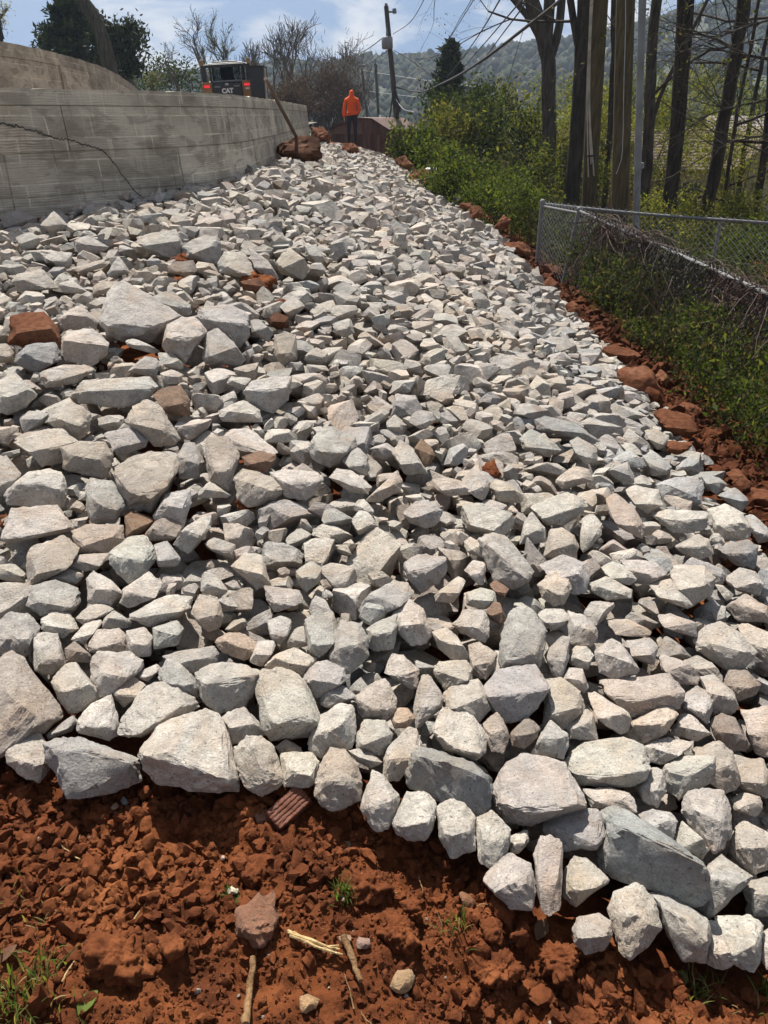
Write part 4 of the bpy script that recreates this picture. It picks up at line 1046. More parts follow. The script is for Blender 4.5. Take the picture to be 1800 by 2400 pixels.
# far red boulders round the crest
FB = [(((610, 372), (668, 344), (690, 334), (722, 340), (770, 345), (772, 362), (745, 400), (722, 402), (690, 380), (650, 378)), 'big rusty brown boulder leaning against the wall end', 13.4),
      (((725, 330), (732, 302), (760, 300), (785, 325), (780, 340), (745, 345)), 'rough red boulder behind the wall end', 22.5),
      (((780, 345), (800, 336), (830, 340), (865, 358), (862, 366), (800, 358)), 'low red boulder under the feet of the person', 20.0),
      (((925, 375), (950, 370), (975, 395), (960, 405), (930, 390)), 'red boulder upslope of the white sack', 20.3),
      (((940, 408), (985, 395), (1020, 408), (1042, 440), (1020, 458), (985, 440), (950, 425)), 'big red brown boulder in front of the white sack', 17.6),
      (((1075, 480), (1105, 478), (1112, 490), (1080, 496)), 'small red boulder among the weeds right of the crest', 14.5),
      (((1085, 492), (1128, 486), (1140, 512), (1110, 520)), 'red boulder between riprap and bushes', 14.0),
      (((1155, 540), (1180, 505), (1195, 520), (1190, 545)), 'red stone in the grass near the fence corner', 13.0),
      (((1180, 575), (1215, 570), (1250, 590), (1245, 612), (1200, 605)), 'wide red boulder left of the fence corner', 12.2)]
for k, (pp, lab, dist) in enumerate(FB):
    chunk('red_boulder', M['brownrock'] if k < 1 else RR, pp, lab, 'boulder', seed=330 + k, rough=.10, depth=.6, dist=dist, lift=.10 if k == 0 else .03, group='red boulders round the crest')
for k, (pp, lab) in enumerate([(((668, 378), (690, 372), (718, 384), (705, 398), (680, 394)), 'round grey boulder at the foot of the rusty boulder'), (((650, 375), (676, 370), (690, 386), (672, 394)), 'grey rounded stone left of the rusty boulder')]):
    chunk('grey_boulder', M_ROCK, pp, lab, 'rock', seed=360 + k, tone=TONE['g'], rough=.03, dist=12.7, p=14)

# front soil: things lying on it
SZ = lambda x, y: near_soil(x, y) + .012
CL = M['clod']
M['brick'] = make_rust('red_brick', (.085, .026, .012), (.135, .042, .019), (.20, .07, .033))
bv, bf = ICO[5]; bq = np.maximum(np.abs(bv) @ np.eye(3) / np.array((.058, .031, .024)), 1e-6); bv = bv * (((bq ** 26).sum(1)) ** (-1 / 26))[:, None]
bv = bv * (1 + .018 * SinNoise(8, 3, 30, .6)(bv))[:, None]; bv[:, 2] -= .0025 * (np.sin(bv[:, 1] * 520) > .25) * (np.abs(bv[:, 2]) > .019)
o = MB().add(bv, bf).build('brick', M['brick'], smooth_shade=True, sharp=30); o.location = hit(678, 1922, near_soil) + np.array((0, 0, .045)); o.rotation_euler = (math.radians(24), math.radians(-8), math.radians(47)); tag(o, 'red brick lying between the front rocks and the soil', 'brick')
chunk('lumpy_stone', M_ROCK, cp('S', (1030, 800), (1110, 745), (1180, 755), (1220, 830), (1200, 940), (1150, 1030), (1060, 990), (1030, 890)), 'lumpy reddish grey stone in the middle of the red soil', 'stone', SZ, tone=(.27, .15, .10), seed=401, rough=.10, lift=.02)
for k, (c, pp, lab, tone, m) in enumerate([
    ('S', ((985, 720), (1010, 700), (1042, 705), (1010, 745), (985, 750)), 'small bright white stone on the red soil', (.62, .60, .48), M_ROCK),
    ('S', ((1290, 1190), (1330, 1170), (1385, 1200), (1370, 1240), (1310, 1265)), 'tan stone near the bottom edge in the red soil', (.38, .24, .13), M_ROCK),
    ('E', ((640, 1560), (690, 1450), (800, 1435), (830, 1510), (780, 1600), (700, 1630)), 'tan blocky stone in the red soil right of the brown stick', (.42, .28, .16), M_ROCK),
    ('E', ((385, 1270), (430, 1215), (510, 1225), (510, 1300), (420, 1310)), 'small pinkish stone beside the brown stick', (.36, .24, .19), M_ROCK),
    ('E', ((280, 1220), (320, 1190), (390, 1210), (380, 1270), (300, 1270)), 'small tan stone at the top of the brown stick', (.36, .24, .16), M_ROCK),
    ('E', ((1120, 900), (1150, 875), (1250, 960), (1235, 1045), (1180, 1020)), 'flat brown stone below the front row of rocks', (.26, .13, .075), M_ROCK),
    ('S', ((145, 480), (185, 470), (200, 500), (165, 525)), 'little grey stone on the red soil at left', (.40, .36, .32), M_ROCK),
    ('S', ((90, 345), (125, 328), (135, 350), (105, 362)), 'little pale stone on the soil below the leftmost front rock', (.45, .38, .31), M_ROCK),
    ('S', ((475, 375), (510, 330), (518, 360), (490, 392)), 'small pinkish stone lying below the blue grey wedge', (.38, .26, .19), M_ROCK),
    ('S', ((522, 335), (540, 318), (562, 350), (545, 368)), 'small grey stone lying below the blue grey wedge', (.36, .36, .36), M_ROCK),
    ('S', ((1100, 400), (1130, 370), (1180, 385), (1175, 435), (1110, 445)), 'mottled pebble left of the red brick', (.30, .17, .12), M_ROCK)]):
    chunk('stone', m, cp(c, *pp), lab, 'stone', SZ, tone, 420 + k, .012, rough=.05, lv=3)
for k, (c, pp, lab) in enumerate([
    ('E', ((320, 830), (380, 750), (500, 755), (600, 800), (700, 900), (730, 960), (600, 1010), (480, 1000), (350, 1060), (330, 940)), 'large orange clay lump with a weed beside it'),
    ('E', ((510, 1140), (580, 1080), (700, 1075), (850, 1180), (910, 1260), (880, 1350), (760, 1420), (620, 1340), (530, 1230)), 'large red brown clay lump at the centre of the soil'),
    ('G', ((0, 1300), (60, 1265), (200, 1290), (330, 1300), (340, 1350), (300, 1500), (220, 1640), (80, 1600), (10, 1450)), 'big orange clay lump below the round grey rock'),
    ('E', ((720, 1000), (800, 950), (870, 990), (860, 1080), (780, 1110), (730, 1060)), 'crumbly red clod below the round cream rock'),
    ('E', ((1280, 1130), (1400, 1120), (1450, 1220), (1420, 1330), (1310, 1310)), 'square orange clod below the front rocks at right'),
    ('E', ((1310, 970), (1380, 935), (1480, 960), (1540, 1100), (1500, 1170), (1400, 1140)), 'smooth brown clod beside the narrow upright slab'),
    ('E', ((1460, 1220), (1600, 1120), (1640, 1200), (1600, 1330), (1500, 1310)), 'red crumbly clod under the narrow upright slab'),
    ('S', ((335, 1060), (420, 960), (600, 950), (700, 1060), (700, 1130), (560, 1190), (400, 1150)), 'wide crumbly red clay hump at lower left'),
    ('S', ((690, 960), (750, 920), (820, 960), (810, 1040), (730, 1070)), 'dark red clod left of the lumpy stone'),
    ('S', ((1040, 660), (1080, 625), (1130, 640), (1140, 700), (1080, 750), (1045, 720)), 'rounded dark clod just above the lumpy stone'),
    ('S', ((0, 600), (60, 590), (70, 640), (20, 690), (-40, 680)), 'orange clod at the left edge of the soil'),
    ('S', ((600, 310), (640, 290), (665, 320), (640, 360), (605, 345)), 'orange brown clod in the shade below the cream boulder'),
    ('S', ((1050, 340), (1110, 325), (1130, 360), (1080, 380)), 'orange clod left of the red brick'),
    ('S', ((1170, 300), (1230, 270), (1270, 290), (1250, 340), (1190, 345)), 'crumbly red clod above the red brick'),
    ('E', ((1260, 1420), (1330, 1360), (1500, 1345), (1600, 1400), (1600, 1560), (1400, 1640), (1280, 1560)), 'wide dark crumbly clay hump left of the orange lump')]):
    chunk('clay_clod', CL, cp(c, *pp), lab, 'clod', SZ, seed=450 + k, rough=.12, lift=.03, lv=5 if np.ptp(cp(c, *pp)[:, 0]) > 90 else 4, p=9, clod=True, group='red clay clods on the soil')

# loose crumbs of clay, uncountable
cr = np.random.default_rng(9)
def crumb_protos(lv, k, seed):
    out = []
    for i in range(k):
        n, d = PROTO[i % 60]; v = rock_verts(ICO[lv][0], n, d, (6, 9, 22)[i % 3], seed + i, .05, 0); w = SinNoise(seed + 91 + i, 3, .75, .65, 2.1, 5)(v); out.append(v * (1 + .17 * w)[:, None] * 1.15)
    return out
CRP = {1: crumb_protos(1, 20, 1), 2: crumb_protos(2, 24, 50), 3: crumb_protos(3, 16, 90)}
def scatter_crumbs(mb, xs, ys, ss, hfun, sink=.3, lodk=1.0):
    zs = hfun(xs, ys)
    for x, y, z, s in zip(xs, ys, zs, ss):
        k_ = s / y * lodk; lv = 3 if k_ > .024 else 2 if k_ > .0075 else 1
        v = CRP[lv][cr.integers(len(CRP[lv]))] * (s * cr.uniform(.75, 1.2, 3)) @ rand_rot(cr).T; mb.add(v + np.array((x, y, z + s * sink)), ICO[lv][1])
mb = MB(); n = 36000; xs = cr.uniform(-1.7, 1.5, n); ys = .62 + 1.4 * cr.random(n); ok = (zone_sd(xs, ys) < .07) & (np.abs(xs) < .62 * ys + .22); den = vnoise2(xs * 5, ys * 5, 4) * vnoise2(xs * 14, ys * 14, 6); ok &= cr.random(n) < .42 + 1.8 * den
xs, ys = xs[ok], ys[ok]; ss = np.minimum(.0032 + cr.exponential(.0052, len(xs)) * (.4 + 1.4 * vnoise2(xs * 4, ys * 4, 14)), .030)
scatter_crumbs(mb, xs, ys, ss, near_soil)
tag(mb.build('soil_crumbs', CL, smooth_shade=True, sharp=38), 'loose crumbs of red clay scattered over the soil', 'crumbs', kind='stuff')
# the same along the right toe of the slope
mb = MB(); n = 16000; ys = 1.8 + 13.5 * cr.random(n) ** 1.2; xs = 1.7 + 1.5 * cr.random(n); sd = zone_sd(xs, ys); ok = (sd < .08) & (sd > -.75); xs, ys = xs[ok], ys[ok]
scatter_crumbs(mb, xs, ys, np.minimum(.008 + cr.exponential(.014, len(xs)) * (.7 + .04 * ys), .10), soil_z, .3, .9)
tag(mb.build('toe_crumbs', M['shadeclay'], smooth_shade=True, sharp=32), 'crumbled red clay along the right toe of the slope', 'crumbs', kind='stuff')
mb = MB()
for k in range(130):
    x, y = cr.uniform(-1.5, 1.3), cr.uniform(.65, 1.75)
    if zone_sd(np.array(x), np.array(y)) > .0: continue
    s = cr.uniform(.003, .009); v = ICO[1][0] * (cr.uniform(.6, 1.2, 3) * s) @ rand_rot(cr).T
    z = float(near_soil(np.array([x]), np.array([y]))[0]); mb.add(v + np.array((x, y, z + s * .5)), ICO[1][1], np.array(TONE['wtpo'[cr.integers(4)]]) * cr.uniform(.7, 1.05))
tag(mb.build('gravel', M_ROCK), 'tiny pale pebbles sprinkled on the red soil', 'gravel', kind='stuff')

# sticks, straw, leaves, weeds
M['stick'] = make_bark('dry_stick', (.16, .085, .04), (.36, .22, .11), 40)
M['straw'] = make_bark('straw', (.42, .28, .12), (.68, .50, .26), 60)
def on_soil(c, px, py, up=.02):
    u, v = cp(c, (px, py))[0]; h = hit(u, v, lambda x, y: near_soil(x, y)); return h + np.array((0, 0, up))
def stick(name, pts, r, material, label, cat, ups=None):
    P = np.array([on_soil(c, a, b, .02 if ups is None else ups[i]) for i, (c, a, b) in enumerate(pts)]); P, _ = spline(P, 14); rr = np.random.default_rng(len(label)); P += rr.normal(size=P.shape) * .0012
    rad = r * np.linspace(1.1, .8, 14) * (1 + rr.normal(size=14) * .08)
    return tag(MB().tube(P, rad, 7).build(name, material, smooth_shade=True), label, cat)
stick('stick', [('S', 1065, 1330), ('S', 1082, 1200), ('S', 1100, 1055)], .0085, M['stick'], 'straight tan stick running down to the bottom edge', 'stick', (.03, .03, .05))
stick('stick', [('E', 325, 1255), ('E', 385, 1420), ('E', 445, 1570)], .0075, M['stick'], 'brown stick lying right of the splintered straw', 'stick', (.04, .03, .03))
sp = empty('splintered_straw', tuple(on_soil('E', 150, 1310))); tag(sp, 'pale splintered stalk lying on the red soil', 'straw'); so = np.array(sp.location)
for k in range(9):
    rr = np.random.default_rng(70 + k); a = on_soil('E', -60 + rr.uniform(-25, 40), 1235 + rr.uniform(-20, 20), .028 + rr.uniform(0, .012)); b = on_soil('E', 150 + rr.uniform(-20, 20), 1320 + rr.uniform(-14, 24), .034); c = on_soil('E', 320 + rr.uniform(-90, 20), 1345 + rr.uniform(-40, 30), .026)
    P, _ = spline([a - so, b - so, c - so], 8); MB().tube(P, rr.uniform(.0022, .005) * np.linspace(1, .5, 8), 5).build('fibre', M['straw'], sp)
for k in range(26):
    rr = np.random.default_rng(170 + k); x, y = rr.uniform(-1.0, .9), rr.uniform(.75, 1.6)
    if zone_sd(np.array(x), np.array(y)) > -.02: continue
    a = rr.uniform(0, 3.14); L = rr.uniform(.03, .11); P = [np.array((x + math.cos(a) * t * L, y + math.sin(a) * t * L, 0)) for t in (-.5, 0, .5)]
    for p_ in P: p_[2] = float(near_soil(p_[:1], p_[1:2])[0]) + .012
    P, _ = spline(P, 7); P += rr.normal(size=P.shape) * .001
    o = MB().tube(P, np.linspace(.0022, .0012, 7), 5).build('twig', M['stick'] if k % 3 else M['straw']); 
    tu, tv, _z = proj(P[3]); LM = [('red brick', 690, 1905), ('lumpy reddish stone', 610, 2180), ('splintered straw', 745, 2220), ('bright white stone', 550, 2095), ('large orange clay lump', 860, 2100), ('round grey rock', 1385, 2190), ('tan egg shaped rock', 790, 1830), ('big cream triangular boulder', 440, 1770), ('grass at the bottom left', 60, 2330), ('blue grey wedge rock', 220, 1800)]
    lab = 'thin dry twig lying loose on the red soil'
    for nm, lu, lv_ in sorted(LM, key=lambda q_: math.hypot(q_[1] - tu, q_[2] - tv)):
        dn = ('right of', 'above', 'left of', 'below')[int(((math.degrees(math.atan2(lv_ - tv, tu - lu)) % 360 + 45) % 360) // 90)]; l2 = f"thin {'brown' if k % 3 else 'straw coloured'} twig on the soil {dn} the {nm}"
        if l2 not in used: lab = l2; used.add(l2); break
    tag(o, lab, 'twig', 'dry twigs on the red soil')
def leaf_mesh(mb, base, d, up, L, W, tint, curl=.2, n=5):
    d = d / np.linalg.norm(d); s = np.cross(d, up); s /= np.linalg.norm(s) + 1e-9; nrm = np.cross(s, d)
    t = np.linspace(0, 1, n); w = np.sin(t * math.pi * .96 + .06) ** .8 * W; mid = base + d * (t * L)[:, None] + nrm * (curl * L * (t - t * t))[:, None]
    V = np.concatenate([mid - s * w[:, None] + nrm * (.25 * w)[:, None], mid, mid + s * w[:, None] + nrm * (.25 * w)[:, None]]); f = []
    for i in range(n - 1): f += [(i, i + 1, n + i + 1, n + i), (n + i, n + i + 1, 2 * n + i + 1, 2 * n + i)]
    mb.add(V, f, tint)
for c, a, b, L, W, tint, lab in (('S', 340, 1275, .055, .018, (.16, .22, .05), 'green leaf lying on the soil at the bottom left'), ('S', 5, 1050, .045, .012, (.20, .11, .07), 'dry brown leaf at the left edge'),
                                 ('S', 1485, 560, .03, .012, (.30, .19, .13), 'dry curled leaf below the front rocks'), ('G', 20, 1250, .06, .018, (.22, .14, .09), 'dry brown leaf below the narrow upright slab'),
                                 ('G', 1010, 1600, .05, .016, (.20, .22, .08), 'pale green leaf at the bottom right'), ('S', 1005, 790, .03, .006, (.06, .11, .03), 'thin green leaf under the bright white stone')):
    mb = MB(); leaf_mesh(mb, np.zeros(3), np.array((.5, .8, .15)), np.array((0, 0, 1.)), L, W, tint, .3); o = mb.build('leaf', M['leaf']); o.location = on_soil(c, a, b, .018); tag(o, lab, 'leaf')
def tuft(c, a, b, n, L, spread, lab, tints, seed):
    mb = MB(); r = np.random.default_rng(seed); o0 = on_soil(c, a, b, .0)
    for k in range(n):
        base = np.append(r.normal(size=2) * spread, 0); base[2] = float(near_soil(np.array([o0[0] + base[0]]), np.array([o0[1] + base[1]]))[0]) - o0[2]; an = r.uniform(0, 6.28); l = L * r.uniform(.5, 1.1)
        t = np.linspace(0, 1, 5); out = np.array((math.cos(an), math.sin(an), 0)); bend = r.uniform(.15, .75)
        P = base + np.outer(t * t * bend * l, out) + np.outer(t * l * (1 - .4 * bend * t), (0, 0, 1)); s = np.cross(out, (0, 0, 1.)); w = (.0018 + .0012 * r.random()) * (1 - t ** 2 * .95)
        V = np.concatenate([P - s * w[:, None], P + s * w[:, None]]); mb.add(V, [(i, i + 1, 6 + i, 5 + i) for i in range(4)], np.array(tints[r.integers(len(tints))]) * r.uniform(.7, 1.2))
    o = mb.build('grass_tuft', M['leaf']); o.location = o0; tag(o, lab, 'grass', kind='stuff')
GT = [(.10, .14, .03), (.16, .17, .05), (.30, .24, .11), (.07, .11, .025)]
tuft('S', 60, 1230, 130, .085, .055, 'green and straw coloured grass tuft at the bottom left corner', GT, 1)
tuft('S', 120, 1130, 50, .06, .04, 'sparse grass above the bottom left corner', GT, 2)
tuft('S', 80, 780, 26, .05, .02, 'small dry grass tuft near the left edge', GT[1:3], 3)
tuft('S', 215, 830, 24, .045, .015, 'straw coloured sprig on the soil at left', GT[2:3], 4)
tuft('G', 1160, 1610, 60, .07, .03, 'green grass tuft at the bottom right', GT, 5)
tuft('G', 1620, 1640, 30, .06, .02, 'little weed in the bottom right corner', GT, 6)
tuft('E', 330, 900, 60, .055, .016, 'small green weed beside the large orange clay lump', GT[:1] + GT[3:], 7)
tuft('E', 1120, 1130, 24, .06, .02, 'few grass blades among clods in the middle of the soil', GT, 8)
tuft('S', 1000, 770, 26, .04, .012, 'small green sprig below the bright white stone', GT[3:], 9)
# ------------------------------------------------------------------ vegetation builders
GREENS = [(.042, .062, .016), (.058, .080, .020), (.078, .096, .024), (.032, .050, .014), (.092, .102, .028)]
DARKG = [(.018, .029, .011), (.026, .038, .013), (.036, .048, .016)]
YELLOWG = [(.092, .098, .024), (.12, .12, .030), (.065, .078, .022), (.13, .112, .036)]
def leaves(mb, P, size, tints, r, aspect=.45, up=.3):
    """many separate rhombic leaves at points P"""
    n = len(P)
    if n == 0: return
    d = r.normal(size=(n, 3)); d[:, 2] += up; d /= np.linalg.norm(d, axis=1)[:, None]; e = np.cross(d, r.normal(size=(n, 3))); e /= np.linalg.norm(e, axis=1)[:, None] + 1e-9
    L = (size * np.exp(r.normal(size=n) * .30))[:, None]; V = np.stack([P, P + d * L * .5 + e * L * aspect * .5, P + d * L, P + d * L * .5 - e * L * aspect * .5], 1).reshape(-1, 3)
    t = np.array(tints)[r.integers(len(tints), size=n)] * r.uniform(.65, 1.3, n)[:, None]
    mb.add(V, np.arange(4 * n).reshape(-1, 4), np.repeat(t, 4, 0))
def clumps(r, n, c, rad, k, spread, shell=.55):
    u = r.normal(size=(k, 3)); u /= np.linalg.norm(u, axis=1)[:, None]; q = u * (shell + (1 - shell) * r.random(k) ** .7)[:, None] * rad * r.uniform(.75, 1.15, k)[:, None]
    return np.asarray(c) + q[r.integers(k, size=n)] + r.normal(size=(n, 3)) * spread
def bush(name, label, c, rad, n, size, tints, seed, k=26, group=None, material=None, stems=6, aspect=.45):
    r = np.random.default_rng(seed); o = empty(name, (c[0], c[1], c[2])); rad = np.asarray(rad, float)
    mb = MB(); P = clumps(r, n, (0, 0, rad[2]), rad, k, rad.mean() * .17); P[:, 2] = np.maximum(P[:, 2], .02); leaves(mb, P, size, tints, r, aspect); mb.build('foliage', material or M['leaf'], o)
    mb = MB()
    for s in range(stems):
        a = r.uniform(0, 6.28); e = np.array((math.cos(a) * rad[0] * .6, math.sin(a) * rad[1] * .6, rad[2] * r.uniform(1.0, 1.7))); Q, _ = spline([np.zeros(3), e * .45 + r.normal(size=3) * .08 * rad.mean(), e], 6)
        mb.tube(Q, np.linspace(.018, .004, 6) * max(1, rad.mean()), 4)
    mb.build('stems', M['bark'], o); tag(o, label, 'bush', group); return o
def branchy(mb, r, p, d, L, rad, depth, nb, spread, gravity=.0, tips=None, sides=4, taper=.62, steps=4, curl=.12, rmin=.0):
    rad = max(rad, rmin); P = [p]; dd = d / np.linalg.norm(d)
    for i in range(steps):
        dd = dd + r.normal(size=3) * curl + np.array((0, 0, gravity)); dd /= np.linalg.norm(dd); P.append(P[-1] + dd * L / steps)
    P = np.array(P); mb.tube(P, np.maximum(np.linspace(rad, rad * taper, steps + 1), rmin), sides if depth > 1 else 3, caps=False)
    if depth == 0:
        if tips is not None: tips.append(P[-1]); tips.append(P[steps // 2])
        return
    for k in range(nb):
        t = r.uniform(.35, 1.0) if k < nb - 1 else 1.0; q = P[min(steps, int(t * steps))]
        nd = dd + r.normal(size=3) * spread; nd[2] += .15
        branchy(mb, r, q, nd, L * r.uniform(.52, .78), rad * taper * r.uniform(.5, .85), depth - 1, nb, spread, gravity, tips, sides, taper, steps, curl, rmin)
def bare_tree(label, u, v0, v1, dist, seed, depth=4, nb=4, rad=.09, spread=.55, green=0, tint=YELLOWG, material=None, group='bare trees behind the wall', lean=0.0):
    b = at_y(u, v1, dist); t = at_y(u, v0, dist); Ht = t[2] - b[2]; r = np.random.default_rng(seed)
    o = empty('bare_tree', tuple(b)); mb = MB(); tips = []
    branchy(mb, r, np.zeros(3), np.array((lean, 0, 1.)), Ht * .53, rad * 1.2, depth, min(nb, 4), spread * .9, .035, tips, rmin=.00022 * dist); mb.build('branches', material or M['twig'], o, True)
    if green:
        mb = MB(); T = np.array(tips); P = T[r.integers(len(T), size=green)] + r.normal(size=(green, 3)) * .16; leaves(mb, P, .075, tint, r); mb.build('young_leaves', M['leaf'], o)
    tag(o, label, 'tree', group); return o
def trunk_tree(name, label, pts, dist, widths, seed, material, limbs=6, leaf_n=0, tints=GREENS, zbase=None, group=None, forks=(), limb_len=2.2, limb_lo=.45, lsize=.055):
    """a trunk through image points at one distance, widths in photo pixels"""
    r = np.random.default_rng(seed); W = np.array([at_y(u, v, dist) for u, v in pts])
    zb = zbase if zbase is not None else float(top_surface(np.array([W[0][0]]), np.array([dist]))[0]) - .1
    W[0][2] = min(W[0][2], zb); base = W[0].copy(); o = empty(name, tuple(base))
    wm = np.array([w * dist / (CP + (1200 - v) / FPX * SP) / FPX * .5 for w, (u, v) in zip(widths, pts)]); ext = W[-1] + (W[-1] - W[-2]) / np.linalg.norm(W[-1] - W[-2]) * 5.0
    Q, _ = spline(np.vstack([W, ext]) - base, 30); R_ = np.interp(np.linspace(0, 1, 30), np.linspace(0, 1, len(wm) + 1), np.append(wm, wm[-1] * .5)); Q[1:-1] += r.normal(size=(28, 3)) * .012
    MB().tube(Q, R_, 12).build('trunk', material, o, True)
    for fp, fw in forks:
        F = np.array([at_y(u, v, dist) for u, v in fp]); e = F[-1] + (F[-1] - F[-2]) / np.linalg.norm(F[-1] - F[-2]) * 4; F, _ = spline(np.vstack([F, e]) - base, 18)
        MB().tube(F, np.linspace(fw[0], fw[1], 18) * dist / 1.1 / FPX * .5, 10).build('trunk_fork', material, o, True)
    mb = MB(); tips = []
    for k in range(limbs):
        q = Q[int(29 * r.uniform(limb_lo, .95))]; a = r.uniform(0, 6.28); branchy(mb, r, q, np.array((math.cos(a), math.sin(a) * .6, r.uniform(-.15, .5))), limb_len * r.uniform(.6, 1.3), .035, 3, 3, .5, -.01, tips)
    mb.build('limbs', material, o, True)['kind'] = 'stuff'
    if leaf_n:
        mb = MB(); T = np.array(tips); P = T[r.integers(len(T), size=leaf_n)] + r.normal(size=(leaf_n, 3)) * .10; leaves(mb, P, lsize, tints, r); mb.build('crown', M['leaf'], o)
    tag(o, label, 'tree', group); return o

def gz(x, y): return float(top_surface(np.array([float(x)]), np.array([float(y)]))[0])

# ------------------------------------------------------------------ hills with woods, far away
HU = np.array([-3500, -1500, -300, 300, 600, 760, 850, 950, 1030, 1100, 1180, 1250, 1400, 1550, 1720, 1900, 2600, 4500.]); HV = np.array([215, 210, 205, 196, 185, 168, 152, 150, 146, 136, 120, 114, 100, 62, 22, 5, -20, 20.])
HY = 430.0
hx = np.array([at_y(u, v, HY)[0] for u, v in zip(HU, HV)]); hz = np.array([at_y(u, v, HY)[2] for u, v in zip(HU, HV)])
def hill_z(x, y):
    rz = np.interp(x * HY / np.maximum(y, 200), hx, hz); t = smooth(190, HY, y)
    return -2.0 + (rz + 2 + 5 * (vnoise2(x / 60, y / 60, 3) - .5)) * np.where(y < HY, t, 1 - .25 * smooth(HY, HY + 250, y))
m_, nt_, bb_ = mat('tinted_crowns'); a_ = N(nt_, 'ShaderNodeAttribute'); a_.attribute_name = 'tint'; nt_.links.new(a_.outputs['Color'], bb_.inputs['Base Color']); bb_.inputs['Roughness'].default_value = .95; bb_.inputs['Specular IOR Level'].default_value = .05; M['tinted'] = m_
M['hill'] = plain('wooded_hill', (0.050, 0.062, 0.036), 0.95, nscale=.05, amt=.5)
tag(grid_mesh('hills', np.linspace(-560, 760, 90), np.linspace(185, 700, 40), hill_z, M['hill']), kind='structure')
r = np.random.default_rng(12); mb = MB(); n = 4600; hx_ = r.uniform(-160, 330, n); hy_ = 200 + (HY + 12 - 200) * r.random(n) ** .8; hx_ = hx_ * hy_ / HY
hzv = hill_z(hx_, hy_)
for x, y, z in zip(hx_, hy_, hzv):
    s = r.uniform(1.3, 3.0); hl = 2 if y > 390 else 1; v = ICO[hl][0] * (s * np.array((r.uniform(.7, 1), r.uniform(.7, 1), r.uniform(.9, 1.5)))); v = v * (1 + .14 * r.normal(size=(len(v), 1)))
    mb.add(v + np.array((x, y, z + s * .3)), ICO[hl][1], np.array([(.032, .040, .026), (.042, .040, .034), (.026, .036, .022), (.050, .054, .030)][r.integers(4)]) * r.uniform(.7, 1.2))
tag(mb.build('far_woods', M['tinted'], smooth_shade=True), 'far off wooded hillside in blue haze', 'woods', kind='stuff')

# ------------------------------------------------------------------ trees left and behind the wall
def conifer(name, label, u, v0, v1, dist, w_px, seed, n=9000, tints=DARKG, size=.22, nb=70, trunk=True, group=None):
    b = at_y(u, v1, dist); t = at_y(u, v0, dist); Ht = t[2] - b[2]; r = np.random.default_rng(seed); o = empty(name, tuple(b)); Wd = w_px * dist / 1.15 / FPX * .5
    mb = MB(); mt = MB(); mt.tube([(0, 0, 0), (0.05, 0, Ht * .5), (0, 0, Ht)], [Wd * .10, Wd * .06, .01], 8)
    per = n // nb
    for k in range(nb):
        h = (.12 + .88 * (k + r.random()) / nb); a = r.uniform(0, 6.28); L = Wd * (1.12 - h) ** .75 * r.uniform(.6, 1.15); e = np.array((math.cos(a) * L, math.sin(a) * L, L * r.uniform(.05, .4)))
        p0 = np.array((0, 0, Ht * h * .96)); mt.tube([p0, p0 + e * .5 - (0, 0, .05 * L), p0 + e], [.035, .02, .006], 4, caps=False)
        P = p0 + e * r.uniform(.25, 1.05, per)[:, None] + np.clip(r.normal(size=(per, 3)), -1.4, 1.4) * L * .12 * np.array((1, 1, .6)); leaves(mb, P, size, tints, r, .35, .2)
    mt.build('trunk', M['darkbark'], o); mb.build('crown', M['needle'], o); tag(o, label, 'tree', group); return o
conifer('cedar_tree', 'dark green cedar tree rising behind the upper wall at left', 190, 2, 178, 42, 200, 51, 13000, size=.26)
conifer('cedar_tree', 'dark cedar tree between the wires above the bushes', 1050, 95, 300, 46, 105, 52, 9000, size=.24)
bush('evergreen_bush', 'dark evergreen bush at the foot of the leaning trunk', tuple(at_y(285, 195, 40)), (1.7, 1.2, 1.2), 5000, .2, DARKG, 53, material=M['needle'])
trunk_tree('leaning_tree', 'thick dark trunk leaning left in front of the cedar', [(262, 185), (250, 130), (226, 50), (192, 0)], 33, (38, 32, 28, 25), 54, M['bark'], 3, zbase=2.3, limb_lo=.8)
bare_tree('bare tree with pale green buds right of the cedar', 315, 98, 215, 48, 61, nb=5, spread=.5, green=700)
bare_tree('small bare tree bending left in the gap before the loader', 420, 112, 215, 45, 62, depth=4, nb=3, rad=.07, lean=-.15)
bare_tree('low bare tree left of the loader', 355, 165, 222, 44, 63, depth=3, nb=4, rad=.05, green=500)
bare_tree('round topped bare tree directly behind the loader cab', 480, 66, 220, 58, 64, depth=4, nb=5, rad=.12, spread=.45, green=500)
bare_tree('greenish budding tree right behind the loader', 548, 72, 220, 60, 65, depth=4, nb=5, rad=.12, spread=.42, green=900)
bare_tree('dense grey bare tree right of the loader', 610, 120, 245, 50, 66, depth=4, nb=5, rad=.08, spread=.6)
bare_tree('tall thin bare tree above the wall end', 690, 42, 260, 52, 67, depth=4, nb=5, rad=.12, spread=.42)
bare_tree('bare tree with arching branches left of the person', 770, 92, 280, 56, 68, depth=4, nb=5, rad=.10, spread=.6)
bare_tree('slim bare tree between the loader and the wall end', 645, 92, 250, 57, 69, depth=4, nb=4, rad=.07, spread=.45)
bare_tree('faint pale bare tree at the top left corner', 8, 18, 92, 40, 70, depth=4, nb=4, rad=.05, green=400, tint=[(.3, .26, .16)])
r = np.random.default_rng(71)
